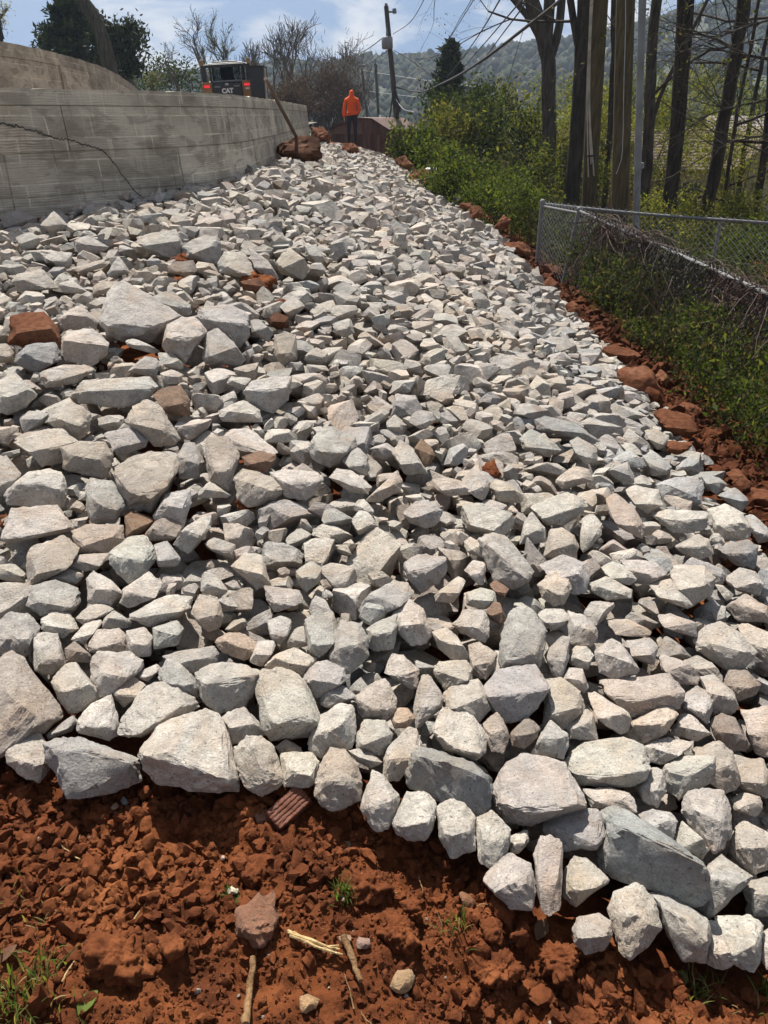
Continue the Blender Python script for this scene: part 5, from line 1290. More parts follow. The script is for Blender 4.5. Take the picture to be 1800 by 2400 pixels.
for k, (u, v, w, h, d, lab) in enumerate([(735, 300, 90, 110, 50, 'reddish brown leafless thicket left of the person'), (800, 300, 95, 125, 52, 'reddish brown leafless thicket behind the person'), (690, 270, 60, 60, 47, 'brown leafless thicket behind the wall end')]):
    b = at_y(u, v, d); sx = w * d / 1.13 / FPX * .5; sz = h * d / 1.13 / FPX * .5; o = empty('thicket', tuple(b)); mb = MB(); tips = []
    for s in range(46): branchy(mb, r, np.array((r.uniform(-sx, sx), r.uniform(-1, 1), -.3)), np.array((r.normal() * .25, 0, 1.)), sz * 1.15 * r.uniform(.7, 1.1), .03, 3, 3, .28, .02, tips, steps=3)
    mb.build('branches', M['browntwig'], o); mb = MB(); T = np.array(tips); P = T[r.integers(len(T), size=6000)] + r.normal(size=(6000, 3)) * .2
    leaves(mb, P, .24, [(.090, .058, .050), (.075, .05, .042), (.11, .075, .06)], r, .10, .8); mb.build('fine_twigs', M['needle'], o); tag(o, lab, 'thicket', 'brown thickets')
bare_tree('twiggy grey bare tree right behind the timber pole', 585, 100, 245, 62, 75, depth=4, nb=5, rad=.10, spread=.45)
bare_tree('slender bare tree just left of the tall thin one', 665, 75, 260, 60, 76, depth=4, nb=5, rad=.09, spread=.4)
bare_tree('wide bare tree just right of the tall thin one', 725, 80, 270, 62, 77, depth=4, nb=5, rad=.10, spread=.55)
bare_tree('bare tree far behind at the left end of the hill', 810, 120, 280, 66, 78, depth=4, nb=5, rad=.09, spread=.5)
bush('hedge', 'low green hedge far behind at left of the loader', tuple(at_y(340, 222, 52)), (5, 1.5, .8), 3000, .18, DARKG, 74)

# ------------------------------------------------------------------ bushes on the right
BRIGHT = [(.115, .130, .032), (.145, .150, .038), (.090, .108, .030), (.165, .145, .048)]
BU = [(965, 345, 22, (.6, .6, .6), 4200, .085, GREENS, 'bright green bush at the foot of the tall utility pole'),
      (1040, 335, 27, (1.1, 1.0, 1.2), 5000, .11, YELLOWG, 'olive green bush right of the tall utility pole'),
      (1035, 400, 17, (.6, .6, .5), 3600, .07, GREENS, 'leafy green shrub behind the white sack'),
      (1095, 330, 30, (1.9, 1.4, 2.0), 11000, .12, DARKG, 'big dark evergreen bush in the middle of the thicket'),
      (1065, 270, 38, (1.5, 1.4, 2.0), 5500, .14, YELLOWG, 'yellowish bush below the dark cedar'),
      (1170, 330, 27, (1.6, 1.3, 1.7), 6500, .11, DARKG + YELLOWG[:1], 'dark bush with yellow green sprays left of the triple trunk'),
      (1230, 260, 33, (1.9, 1.5, 2.3), 6000, .13, YELLOWG, 'tall yellow green bush under the far hill'),
      (1130, 250, 40, (2.2, 1.6, 2.3), 5500, .15, YELLOWG + DARKG, 'rounded olive bush beyond the thicket'),
      (1085, 430, 16, (.9, .8, .5), 3800, .065, GREENS, 'low green shrub right of the red boulders'),
      (1180, 450, 15, (.8, .8, .55), 3800, .06, GREENS, 'low green shrub left of the fence corner'),
      (1330, 380, 24, (1.5, 1.2, 1.2), 4500, .10, GREENS + YELLOWG, 'green bush between the wooden poles'),
      (1420, 300, 33, (1.8, 1.4, 2.4), 5000, .13, BRIGHT, 'yellow green bush behind the two wooden poles'),
      (1550, 440, 17, (.9, .8, .6), 4000, .07, BRIGHT, 'bright green bush behind the fence in front of the beige house'),
      (1640, 300, 38, (2.4, 1.6, 2.9), 5500, .14, YELLOWG + DARKG, 'leafy tree tops behind the beige house'),
      (1720, 430, 15, (1.1, .9, .75), 5200, .065, BRIGHT, 'bright yellow green bush at the right edge behind the fence'),
      (1800, 520, 12, (1.0, .9, .75), 4800, .055, GREENS, 'green bush at the right edge beside the fence rail'),
      (1690, 200, 23, (1.3, 1.0, 1.6), 5200, .065, BRIGHT, 'airy yellow green sapling left of the right edge'),
      (1545, 190, 26, (1.3, 1.0, 1.8), 5200, .07, BRIGHT, 'airy green sapling behind the grey pipe'),
      (1780, 230, 21, (1.2, 1.0, 1.4), 5000, .06, BRIGHT, 'leafy sapling cut off by the right edge'),
      (1440, 190, 28, (1.2, 1.0, 1.7), 4500, .07, BRIGHT, 'airy sapling between the wooden pole and the pipe'),
      (1330, 210, 30, (1.3, 1.0, 1.9), 4500, .075, BRIGHT, 'airy yellow green sapling behind the dark rough barked tree'),
      (1620, 120, 27, (1.4, 1.0, 1.5), 3600, .07, BRIGHT, 'high airy leaf spray above the beige house roof'),
      (1300, 190, 44, (2.2, 1.5, 2.6), 9500, .14, BRIGHT + YELLOWG, 'tall yellow green bush far behind the forked tree'),
      (1400, 170, 46, (2.4, 1.5, 2.8), 9500, .14, BRIGHT + YELLOWG, 'tall yellow green bush far behind the wooden poles'),
      (1520, 160, 46, (2.4, 1.5, 2.9), 9500, .14, BRIGHT + GREENS, 'tall leafy bush far behind the grey pipe'),
      (1640, 150, 48, (2.6, 1.5, 2.8), 9500, .14, BRIGHT + YELLOWG, 'tall leafy bush far behind the beige house'),
      (1760, 150, 46, (2.6, 1.5, 2.8), 9500, .14, BRIGHT + GREENS, 'tall leafy bush far behind at the right edge'),
      (1510, 260, 30, (1.3, 1.2, 2.2), 3800, .12, DARKG + YELLOWG, 'dark leafy bush behind the grey pipe')]
for k, (u, v, d, rad, n, size, tn, lab) in enumerate(BU):
    p = at_y(u, v, d); z = min(gz(p[0], d), p[2]); c = (p[0], d, p[2] - rad[2]); zz = max(z, p[2] - 2.2 * rad[2])
    bush('leafy_bush', lab, (p[0], d, zz), rad, n, size, tn, 600 + k, group='bushes on the right')

# green undergrowth nobody could count
r = np.random.default_rng(80); mb = MB()
def cover(n, f_xy, hmax, size, tints, aspect=.4):
    P = f_xy(n); sd = zone_sd(P[:, 0], P[:, 1]); P = P[sd < -.14 - .3 * vnoise2(P[:, 0] * 2.5, P[:, 1] * 2.5, 77)]; n = len(P); z = top_surface(P[:, 0], P[:, 1]); den = vnoise2(P[:, 0] * 1.6, P[:, 1] * 1.6, 8); h = hmax * (.25 + 1.3 * den) * r.random(n) ** .7
    leaves(mb, np.column_stack([P, z + h]), size, tints, r, aspect, .8)
cover(46000, lambda n: np.column_stack([2.0 + 1.2 * r.random(n) + .9 * r.random(n), r.uniform(2.0, 12.5, n)]), .60, .036, GREENS[:2] + DARKG * 2 + [(.075, .058, .034), (.11, .085, .05)], .4)
cover(34000, lambda n: np.column_stack([r.uniform(1.5, 6.5, n), r.uniform(11, 24, n)]), .70, .06, GREENS + YELLOWG[:1] + DARKG, .36)
cover(12000, lambda n: np.column_stack([r.uniform(1.3, 4.0, n), r.uniform(19, 30, n)]), .6, .085, GREENS, .36)
cover(20000, lambda n: np.column_stack([r.uniform(4, 12, n), r.uniform(5, 30, n)]), .8, .075, GREENS + DARKG + YELLOWG, .36)
cover(14000, lambda n: np.column_stack([r.uniform(2.2, 4.2, n), r.uniform(2.6, 6.2, n)]), .70, .042, GREENS + DARKG + [(.085, .065, .036)], .34)
tag(mb.build('undergrowth', M['leaf']), 'tangled green undergrowth covering the ground right of the slope', 'undergrowth', kind='stuff')
# tall weeds and dry stems
mb = MB(); r = np.random.default_rng(81)
for k in range(2600):
    y = r.uniform(3, 22); x = 2.6 + r.random() * 2.6 if y < 12.5 else r.uniform(1.9, 6)
    if zone_sd(np.array(x), np.array(y)) > -.55: continue
    z = gz(x, y); L = r.uniform(.35, 1.0); a = r.normal(size=2) * .28; P = np.array([(x, y, z), (x + a[0] * L * .4, y + a[1] * L * .4, z + L * .6), (x + a[0] * L, y + a[1] * L, z + L)])
    mb.tube(P, np.array((.005, .004, .002)) * (1 + y / 14), 3, False, np.array([(.16, .11, .07), (.10, .10, .04), (.22, .17, .10)][r.integers(3)]) * r.uniform(.6, 1.2))
tag(mb.build('dry_stems', M['needle']), 'thin dry weed stems standing in the undergrowth', 'weeds', kind='stuff')

# ------------------------------------------------------------------ trees on the right
TR = lambda *p: [(1250 + x / 3.016, y / 3.016) for x, y in p]
trunk_tree('forked_tree', 'grey brown tree that forks into three trunks left of the poles', TR((130, 1120), (110, 700), (90, 350), (60, 250)), 26, (38, 34, 34, 26), 90, M['bark'], 5, 500, YELLOWG, forks=[
    ([*TR((80, 380), (20, 60)), (1235, -30)], (26, 18)), (TR((85, 380), (105, 150), (115, 0)), (26, 20)), (TR((110, 450), (180, 200), (200, 0)), (20, 12)), ([(1275, 110), (1230, 30), (1205, 0)], (14, 9))], limb_lo=.6, lsize=.045)
trunk_tree('dark_tree', 'dark rough barked tree just left of the wooden poles', TR((310, 1120), (330, 600), (345, 300), (365, 0)), 22, (40, 36, 34, 30), 91, M['darkbark'], 5, 900, YELLOWG, forks=[(TR((320, 340), (285, 150), (262, 0)), (16, 12))])
trunk_tree('slim_tree', 'slim dark trunk showing between the two wooden poles', TR((555, 1150), (560, 500), (570, 0)), 25, (14, 14, 14), 92, M['darkbark'], 4, 700, YELLOWG)
trunk_tree('slanting_tree', 'dark tree slanting right behind the grey pipe', TR((805, 1450), (820, 900), (835, 350), (870, 0)), 19, (24, 26, 24, 27), 93, M['bark'], 6, 1200, YELLOWG, forks=[(TR((830, 900), (920, 620), (990, 480)), (10, 5))], limb_lo=.3)
trunk_tree('thick_dark_tree', 'thick dark tree in front of the beige house', TR((975, 1500), (1010, 1000), (1045, 500), (1080, 0)), 17, (36, 34, 38, 44), 94, M['darkbark'], 9, 1600, YELLOWG, limb_lo=.35)
trunk_tree('tilted_dark_tree', 'dark tree tilting right in front of the beige house gable', TR((1245, 1500), (1320, 1000), (1410, 500), (1495, 0)), 17, (33, 30, 30, 30), 95, M['darkbark'], 10, 1200, YELLOWG, limb_lo=.3)
trunk_tree('thin_tree', 'thin dark tree right of the tilted tree', TR((1425, 1250), (1440, 800), (1480, 600)), 20, (10, 9, 7), 96, M['darkbark'], 6, 500, YELLOWG, limb_lo=.2)
trunk_tree('thin_tree', 'thin leaning tree close to the right edge', TR((1525, 1180), (1560, 700), (1640, 330)), 22, (14, 11, 8), 97, M['darkbark'], 6, 500, YELLOWG, limb_lo=.25)
trunk_tree('edge_tree', 'dark trunk cut off by the right edge of the photo', TR((1640, 1180), (1655, 900), (1690, 300)), 20, (20, 18, 15), 98, M['darkbark'], 5, 600, YELLOWG)
# bare branches reaching in between the trunks
for k, (pp, rad, lab) in enumerate([(((1680, 700), (1300, 790), (1070, 880)), .022, 'bare branch reaching left below the tilted tree'), (((1680, 420), (1400, 370), (1150, 310)), .03, 'long bare branch crossing the tilted tree'), (((1700, 130), (1420, 220), (1200, 310)), .025, 'bare branch sloping down from the right edge'),
                                     (((1690, 950), (1400, 1010), (1180, 1120)), .018, 'thin bare branch low across the beige house')]):
    W = np.array([at_y(*q, 16) for q in TR(*pp)]); o = empty('bare_branch', tuple(W[0])); mb = MB(); Q, _ = spline(W - W[0], 12); mb.tube(Q, np.linspace(rad, .006, 12), 5); r = np.random.default_rng(110 + k)
    for i in range(12): branchy(mb, r, Q[r.integers(1, 11)], np.array((-.6, r.normal() * .4, r.normal() * .6)), .9, .010, 2, 3, .5)
    mb.build('branch', M['bark'], o)['kind'] = 'stuff'; tag(o, lab, 'branch', 'bare branches on the right')

# ------------------------------------------------------------------ chain link fence
fence = empty('chain_link_fence', (2.3, 12, -.6)); tag(fence, 'galvanised chain link fence with a leaning corner at the right of the slope', 'fence'); fo = np.array(fence.location)
cA = at_y(1271, 478, 12.0); cB = at_y(1357, 494, 11.2); cC = at_y(1600, 601, 8.6); cD = at_y(1800, 690, 6.75); cE = cD + (cD - cC) * 1.3; cF = at_y(1800, 523, 11.0); cG = cF + (cF - cA) * .8
def post(top, r, zb, lean=(0, 0)):
    MB().tube([np.array((top[0] + lean[0], top[1] + lean[1], zb)) - fo, top - fo], r, 10).build('post', M['galv'], fence, True)
    v = ICO[2][0] * r * 1.25; MB().add(v + top - fo, ICO[2][1]).build('post_cap', M['galv'], fence, True)
post(cA + (0, 0, .03), .032, -1.0); post(cB + (0, 0, .02), .028, -1.0, (-.16, .05)); post(at_y(1690, 515, 11.3), .024, -1.2); post(cE, .03, -1.2); post(at_y(1480, 550, 9.8), .022, -1.2, (-.05, 0))
def rail(P, r=.020):
    Q, _ = spline(P, 24); MB().tube(Q - fo, r, 8).build('top_rail', M['galv'], fence, True)
rail([cA, at_y(1500, 501, 11.6), cF, cG]); rail([cA - (0, 0, .03), cB - (0, 0, .03)]); rail([cB, at_y(1475, 548, 9.9), cC, cD, cE], .021)
def link_mesh(P, h, s=.085, rw=.0028):
    Q, t = spline(P, 160); L = t[-1]; mb = MB(); n = int(L / s)
    f = lambda a, z: np.array([np.interp(a, t, Q[:, i]) for i in range(3)]).T + np.column_stack([np.zeros_like(a), np.zeros_like(a), z])
    m = int(h / s * 2)
    for k in range(-int(h / s), n + 1):
        for sg in (1, -1):
            z = np.linspace(.045, -h, m + 1); a = (k * s + (.045 - z) / 1.0) if sg == 1 else (k * s + h * 1.0 - (.045 - z) + 0)
            ok = (a >= 0) & (a <= L)
            if ok.sum() < 2: continue
            a, z = a[ok], z[ok]; e = np.unique(np.r_[np.arange(0, len(a), 6), len(a) - 1]); pts = f(a[e], z[e]) + np.array((0, .004 * sg, 0)) - fo
            mb.tube(pts, rw, 3, False)
    o = mb.build('wire_mesh', M['wire'], fence); o['kind'] = 'stuff'
link_mesh([cA, cB], 1.05, .075); link_mesh([cB, cC, cD, cE], 1.1, .09); link_mesh([cA, at_y(1500, 501, 11.6), cF, cG], 1.1, .09)
# vines hanging on the fence
vf, vt = spline([cB, cC, cD, cE], 200)
for k, (t0, t1, lab) in enumerate([(.06, .30, 'brown vine curtain on the fence next to the leaning post'), (.30, .52, 'dark leafy vine curtain in the middle of the fence'), (.52, .74, 'tangled brown vine mass on the near fence'), (.74, 1.0, 'vine mass on the fence running out of the right edge')]):
    r = np.random.default_rng(130 + k); a = vf[int(t0 * 199)]; o = empty('fence_vine', (a[0], a[1], a[2] - 1.1)); oo = np.array(o.location); mb = MB()
    for s in range(210):
        q = vf[int(199 * r.uniform(t0, t1))] - oo + r.normal(size=3) * np.array((.06, .06, .03)); P = [q]
        d = np.array((r.normal() * .5, r.normal() * .5, -1 + .5 * r.random()))
        for i in range(6): d = d + r.normal(size=3) * .35; d[2] -= .08; P.append(P[-1] + d / np.linalg.norm(d) * r.uniform(.08, .2))
        mb.tube(np.array(P), np.linspace(.006, .0025, 7), 3, False)
    for s in range(26):
        i0 = int(199 * r.uniform(t0, t1)); i1 = min(199, max(0, i0 + int(r.uniform(-30, 30)))); P = np.array([vf[i0] + r.normal(size=3) * .04, (vf[i0] + vf[i1]) / 2 + np.append(r.normal(size=2) * .05, r.uniform(.0, .13)), vf[i1] + r.normal(size=3) * .04]) - oo
        Q, _ = spline(P, 7); mb.tube(Q, .004, 3, False)
    mb.build('vine_stems', M['browntwig'] if k != 1 else M['bark'], o)
    n = 1700; q = vf[(199 * r.uniform(t0, t1, n)).astype(int)] - oo; q = q + r.normal(size=(n, 3)) * np.array((.10, .10, .05)); q[:, 2] -= 1.25 * r.random(n) ** .7; mb = MB()
    leaves(mb, q, .055, (DARKG + GREENS[:2]), r, .6, -.3); mb.build('leaves', M['leaf'], o); tag(o, lab, 'vine', 'vines on the fence')
# white sack lying behind the red boulder
sk = chunk('white_sack', plain('white_sack_cloth', (.55, .54, .50), .7, nscale=5, amt=.15), ((990, 400), (1000, 391), (1020, 389), (1033, 400), (1036, 416), (1022, 422), (1000, 410)), 'rounded white sack lying behind the big red brown boulder', 'sack', dist=18.2, seed=140, rough=.02, p=9, depth=.7)
# ------------------------------------------------------------------ poles and wires
def pole(name, label, top, bot, dist, w, material, sides=14, group=None, top_dist=None):
    b = at_y(*bot, dist); t = at_y(*top, top_dist or dist); b[2] -= .5; o = empty(name, tuple(b)); k = dist / (CP + (1200 - bot[1]) / FPX * SP) / FPX * .5
    P = np.linspace(b, t, 9) - b; MB().tube(P, np.linspace(w[0], w[1], 9) * k, sides).build('shaft', material, o, True); tag(o, label, 'pole', group); return o, b, t
near_up = lambda u0, v0, u1, v1: (u1 + (u1 - u0) * .0, v1)
p1, b1_, t1_ = pole('wooden_pole', 'wooden utility pole with pale wires strapped to its side', (1421, -330), (1383, 500), 16.2, (32, 40), M['polewood'], group='two near wooden poles')
p2, b2_, t2_ = pole('wooden_pole', 'wooden utility pole nearest the grey pipe', (1476, -330), (1459, 520), 13.6, (39, 38), M['polewood'], group='two near wooden poles')
pp_, b3_, t3_ = pole('grey_pipe', 'tall grey conduit pipe standing beside the wooden poles', (1515, -330), (1499, 555), 12.6, (15, 16), M['conduit'])
MB().tube([at_y(1500, 395, 12.6) - b3_, at_y(1500, 382, 12.6) - b3_], .062, 12).build('coupling', M['conduit'], pp_, True)
MB().tube([at_y(1511, 25, 12.6) - b3_, at_y(1511, 21, 12.6) - b3_], .062, 12).build('strap', M['galv'], pp_, True)
for k, (a, b, c) in enumerate([((1388, -40), (1376, 200), (1379, 415)), ((1391, -40), (1380, 180), (1385, 385)), ((1386, -40), (1378, 220), (1392, 412)), ((1389, -40), (1382, 240), (1388, 380))]):
    P = np.array([at_y(*q, 16.0) for q in (a, (a[0] * .5 + b[0] * .5 - 1, 80), b, (b[0] * .4 + c[0] * .6 - 1, 320), c)]) - b1_; Q, _ = spline(P, 20); MB().tube(Q, .013, 5).build('wire', M['whitewire'], p1, True)
MB().tube([at_y(1377, 366, 15.98) - b1_, at_y(1395, 364, 15.98) - b1_], .018, 6).build('strap', M['cable'], p1)
Q, _ = spline(np.array([at_y(*q, 13.42) for q in ((1466, -40), (1466, 60), (1462, 200), (1459, 340), (1457, 370), (1444, 408))]) - b2_, 24); MB().tube(Q, .007, 5).build('wire', M['wire'], p2, True)

mp, mb_, mt_ = pole('utility_pole', 'tall leaning utility pole with a transformer behind the shed', (905, 14), (938, 338), 38, (14, 10), M['greypole'])
def rel(u, v, d, o): return at_y(u, v, d) - o
MB().tube([rel(905, 22, 38, mb_), rel(905, 8, 38, mb_)], .06, 8).build('pin_insulator', M['conduit'], mp)
can = MB(); c0 = rel(908, 115, 37.8, mb_); c1 = rel(907, 86, 37.8, mb_); can.tube([c0, c0 * .9 + c1 * .1, c0 * .1 + c1 * .9, c1], [.20, .24, .24, .18], 14); can.build('transformer', M['conduit'], mp, True)
MB().tube([c1, c1 + (0, 0, .32)], [.05, .035], 8).build('bushing', M['conduit'], mp)
MB().box((rel(912, 100, 37.9, mb_)), (.25, .12, .12)).build('bracket', M['galv'], mp)
MB().box((rel(917, 28, 38, mb_)), (.45, .06, .06)).build('cross_arm', M['galv'], mp)
MB().tube([rel(925, 32, 38, mb_), rel(924, 20, 38, mb_)], .08, 8).build('cutout', M['conduit'], mp)
MB().tube([rel(923, 205, 37.8, mb_), rel(934, 250, 37.8, mb_), rel(938, 262, 37.8, mb_)], [.06, .12, .03], 7).build('cable_coil', M['cable'], mp)
f1, fb1, ft1 = pole('far_pole', 'thin far utility pole nearest the person', (848, 160), (866, 300), 70, (6, 5), M['greypole'], group='two thin far poles')
f2, fb2, ft2 = pole('far_pole', 'thin far utility pole right of the first thin pole', (880, 150), (890, 300), 64, (7, 6), M['greypole'], group='two thin far poles')
MB().box(rel(848, 155, 70, fb1), (.5, .1, .1)).build('cross_arm', M['greypole'], f1); MB().box(rel(880, 147, 64, fb2), (.12, .12, .5)).build('pin_insulator', M['conduit'], f2)
def wire(label, pts, r=.012, sag=0.0, material=None, name='overhead_wire'):
    """pts: (u, v, distance)"""
    P = np.array([at_y(*q) for q in pts]); Q, _ = spline(P, 40); t = np.linspace(0, 1, 40); Q[:, 2] -= sag * 4 * t * (1 - t)
    o = MB().tube(Q - Q[0], r, 5).build(name, material or M['cable']); o.location = Q[0]; tag(o, label, 'wire', 'overhead wires'); return o
wire('thick cable sweeping up right from the tall utility pole past the forked tree', [(926, 204, 38), (981, 215, 34), (1041, 194, 29), (1134, 139, 23), (1230, 66, 19), (1300, 12, 17), (1360, -40, 15.6)], .035)
wire('wire from the pole top region up to the top edge right of it', [(921, 80, 38), (958, 55, 33), (980, 25, 29), (993, 0, 27), (1003, -25, 25)], .012)
wire('pair wire rising left of the dark cedar to the top edge', [(925, 195, 60), (1008, 148, 48), (1052, 92, 38), (1085, 40, 30), (1109, 0, 25), (1120, -25, 23)], .014)
wire('second wire rising beside the pair wire at the cedar', [(1010, 142, 47), (1054, 86, 38), (1080, 40, 31), (1104, 0, 26), (1115, -25, 24)], .012)
wire('cable passing right of the cedar to the top edge', [(1000, 225, 60), (1038, 190, 48), (1077, 145, 36), (1130, 70, 26), (1171, 0, 20), (1185, -25, 18.5)], .018)
wire('cable from behind the bushes to the top edge, middle of three', [(1060, 195, 55), (1086, 160, 45), (1150, 85, 29), (1223, 0, 19), (1245, -25, 17)], .018)
wire('cable from behind the bushes to the top edge, right one of three', [(1090, 200, 55), (1104, 181, 46), (1170, 90, 29), (1238, 0, 19), (1257, -25, 17.5)], .018)
wire('wire running down left from the transformer to the left', [(899, 87, 38), (872, 108, 44), (830, 132, 56), (800, 150, 70), (760, 170, 95)], .02)
wire('lower wire from the pole to the thin far poles', [(912, 115, 38), (890, 132, 46), (862, 152, 58), (835, 166, 72)], .018)
wire('wire from the tall pole down right behind the cedar', [(923, 118, 38), (960, 140, 42), (1010, 175, 46), (1060, 205, 50), (1085, 212, 52)], .014)
wire('long pale wire crossing the hill from the far poles', [(848, 165, 70), (930, 178, 62), (1010, 190, 56), (1120, 204, 50)], .02, 0, M['wire'])
wire('second pale wire crossing the hill lower down', [(866, 214, 68), (930, 222, 60), (1000, 230, 54)], .016, 0, M['wire'])
wire('dangling black cable beside the tall utility pole', [(923, 210, 37.8), (918, 240, 37.9), (910, 280, 38), (900, 292, 38), (890, 270, 39)], .03)
wire('pale cable hanging on the first thin far pole', [(853, 212, 69.5), (858, 235, 69.5), (866, 262, 69.5), (876, 276, 69.5)], .03, 0, M['wire'])
wire('pale cable drooping below the second thin far pole', [(886, 270, 63.5), (893, 285, 63.5), (902, 292, 63.5)], .04, 0, M['wire'])
wire('wire sloping from the tall pole into the green bushes', [(927, 232, 37.8), (945, 255, 34), (970, 262, 30)], .012, 0, M['wire'])
wire('slack wire running down beside the forked tree', [(1225, 75, 30), (1205, 140, 30), (1190, 195, 30)], .010)

# ------------------------------------------------------------------ leaning timber by the wall
Q = np.linspace(at_y(704, 338, 13.7), at_y(622, 184, 12.6), 8); o = MB().tube(Q - Q[0], .028, 8).build('timber_pole', make_rust('brown_timber', (.075, .048, .034), (.13, .085, .06), (.20, .135, .10)), smooth_shade=True)
o.location = Q[0]; tag(o, 'long brown timber pole leaning on the wall end behind the rusty boulder', 'timber')

# ------------------------------------------------------------------ rusty shed
shed = empty('shed', tuple(at_y(840, 380, 36))); so = np.array(shed.location); tag(shed, 'rusty metal garden shed with a low gable behind the person', 'shed')
RU = [make_rust('rusty_sheet_a', (.080, .036, .022), (.135, .072, .046), (.21, .135, .10)), make_rust('rusty_sheet_b', (.060, .027, .018), (.095, .048, .032), (.15, .09, .066)), make_rust('rusty_sheet_c', (.14, .078, .046), (.20, .12, .075), (.26, .17, .115))]
SP_ = lambda u, v, d: at_y(u, v, d) - so
NR = at_y(915, 306, 36.0) - so; NL = at_y(775, 300, 37.6) - so; wdir = NR - NL; wl_ = np.linalg.norm(wdir[:2]); ex = np.append(wdir[:2] / wl_, 0); ez = np.array((0, 0, 1.)); ey = np.array((-ex[1], ex[0], 0)); zE = NR[2]; zG = zE - .16; zB = -.3
sh_pt = lambda x, y, z: NL * np.array((1, 1, 0)) + ex * x + ey * y + ez * z
nP = 13
for i in range(nP):        # vertical sheets of the front
    x0, x1 = wl_ * i / nP, wl_ * (i + 1) / nP; m_ = .012 if i % 2 else 0
    V = [sh_pt(x, y, z) for y in (-m_, .02) for (x, z) in ((x0 + .01, zB), (x1 - .01, zB), (x1 - .01, zG), (x0 + .01, zG))]
    MB().add(V, [(0, 1, 2, 3), (7, 6, 5, 4), (0, 4, 5, 1), (1, 5, 6, 2), (2, 6, 7, 3), (3, 7, 4, 0)]).build('wall_sheet', RU[(0, 1, 0, 2, 1, 0, 1, 0, 0, 1, 2, 0, 1)[i]], shed)
    MB().box(sh_pt(x1, -.018, (zB + zG) / 2), (.03, .03, zG - zB), np.column_stack([ex, ey, ez])).build('rib', RU[1], shed)
zT = at_y(848, 278, 36.7)[2] - so[2]; gx = [0, wl_ * .22, wl_ * .47, wl_ * .72, wl_]; gzv = [zE + .02, zE + (zT - zE) * .62, zT, zT - .03, zE]
for i in range(4):
    V = [sh_pt(x, y, z) for y in (-.03, .03) for (x, z) in ((gx[i] + .006, zG), (gx[i + 1] - .006, zG), (gx[i + 1] - .006, gzv[i + 1]), (gx[i] + .006, gzv[i]))]
    MB().add(V, [(0, 1, 2, 3), (7, 6, 5, 4), (0, 4, 5, 1), (1, 5, 6, 2), (2, 6, 7, 3), (3, 7, 4, 0)]).build('gable_sheet', RU[(2, 2, 0, 1)[i]], shed)
    V = [sh_pt(x, y, z + dz) for dz in (.0, .05) for (x, z, y) in ((gx[i], gzv[i], -.12), (gx[i + 1], gzv[i + 1], -.12), (gx[i + 1], gzv[i + 1], 2.6), (gx[i], gzv[i], 2.6))]
    MB().add(V, [(0, 1, 2, 3), (7, 6, 5, 4), (0, 4, 5, 1), (1, 5, 6, 2), (2, 6, 7, 3), (3, 7, 4, 0)]).build('roof_sheet', RU[1], shed)
for x in (0, wl_): MB().box(sh_pt(x, 1.25, (zB + zE) / 2), (.04, 2.5, zE - zB), np.column_stack([ex, ey, ez])).build('side_wall', RU[0], shed)

# ------------------------------------------------------------------ houses
def house(name, label, cx, y, zb, w, dpt, hw, hr, rz, wallm, roofm, windows=True):
    o = empty(name, (cx, y, zb), rz); tag(o, label, 'house')
    MB().box((0, 0, hw / 2), (w, dpt, hw)).build('wall', wallm, o)
    V = [(-w / 2, -dpt / 2, hw), (-w / 2, dpt / 2, hw), (-w / 2, 0, hw + hr), (w / 2, -dpt / 2, hw), (w / 2, dpt / 2, hw), (w / 2, 0, hw + hr)]
    MB().add(V[:3], [(0, 1, 2)]).build('gable', wallm, o); MB().add(V[3:], [(0, 2, 1)]).build('gable', wallm, o)
    ov = .3; sl = hr / (dpt / 2)
    rf = empty('roof', (0, 0, 0)); rf.parent = o
    for s in (-1, 1):
        a = np.array(((-w / 2 - ov, s * (dpt / 2 + ov), hw - ov * sl), (w / 2 + ov, s * (dpt / 2 + ov), hw - ov * sl), (w / 2 + ov, 0, hw + hr), (-w / 2 - ov, 0, hw + hr)))
        rows_ = 14
        for i in range(rows_):
            lo = a[0] + (a[3] - a[0]) * i / rows_, a[1] + (a[2] - a[1]) * i / rows_; hi = a[0] + (a[3] - a[0]) * (i + 1.08) / rows_, a[1] + (a[2] - a[1]) * (i + 1.08) / rows_
            up = np.array((0, 0, .03)); V = [lo[0] + up, lo[1] + up, hi[1] + up * .3, hi[0] + up * .3, lo[0], lo[1], hi[1], hi[0]]
            MB().add(V, [(0, 1, 2, 3), (7, 6, 5, 4), (0, 4, 5, 1), (1, 5, 6, 2), (2, 6, 7, 3), (3, 7, 4, 0)]).build('shingle_row', roofm, rf)
    for x in (-w / 2, w / 2):
        for s in (-1, 1): MB().box((x, s * dpt / 2, hw / 2), (.14, .14, hw)).build('corner_board', M['trim'], o)
    if windows:
        for x in (-w * .25, w * .2):
            f = MB().box((x, -dpt / 2 - .02, hw * .55), (.95, .06, 1.1)).build('window', M['trim'], o); MB().box((x, -dpt / 2 - .055, hw * .55), (.8, .02, .95)).build('pane', M['glass'], f)
    return o
M['trim'] = plain('dark_trim', (.06, .05, .042), .7); M['beige'] = plain('beige_siding', (.30, .24, .175), .8, nscale=2, amt=.15)
M['shingle'] = plain('brown_shingle', (.135, .095, .072), .9, nscale=6, amt=.3); M['paleroof'] = plain('pale_roof', (.34, .29, .26), .85, nscale=5)
m_, nt_, bb_ = mat('dark_glass'); bb_.inputs['Base Color'].default_value = (.02, .024, .028, 1); bb_.inputs['Roughness'].default_value = .08; M['glass'] = m_
pw = at_y(1610, 455, 28); pe = at_y(1610, 376, 28)
house('beige_house', 'beige house with a brown shingle roof behind the dark trees', at_y(1588, 400, 29.5)[0], 29.5, pe[2] - 2.5, 4.4, 4.0, 2.4, .95, math.radians(20), M['beige'], M['shingle'])
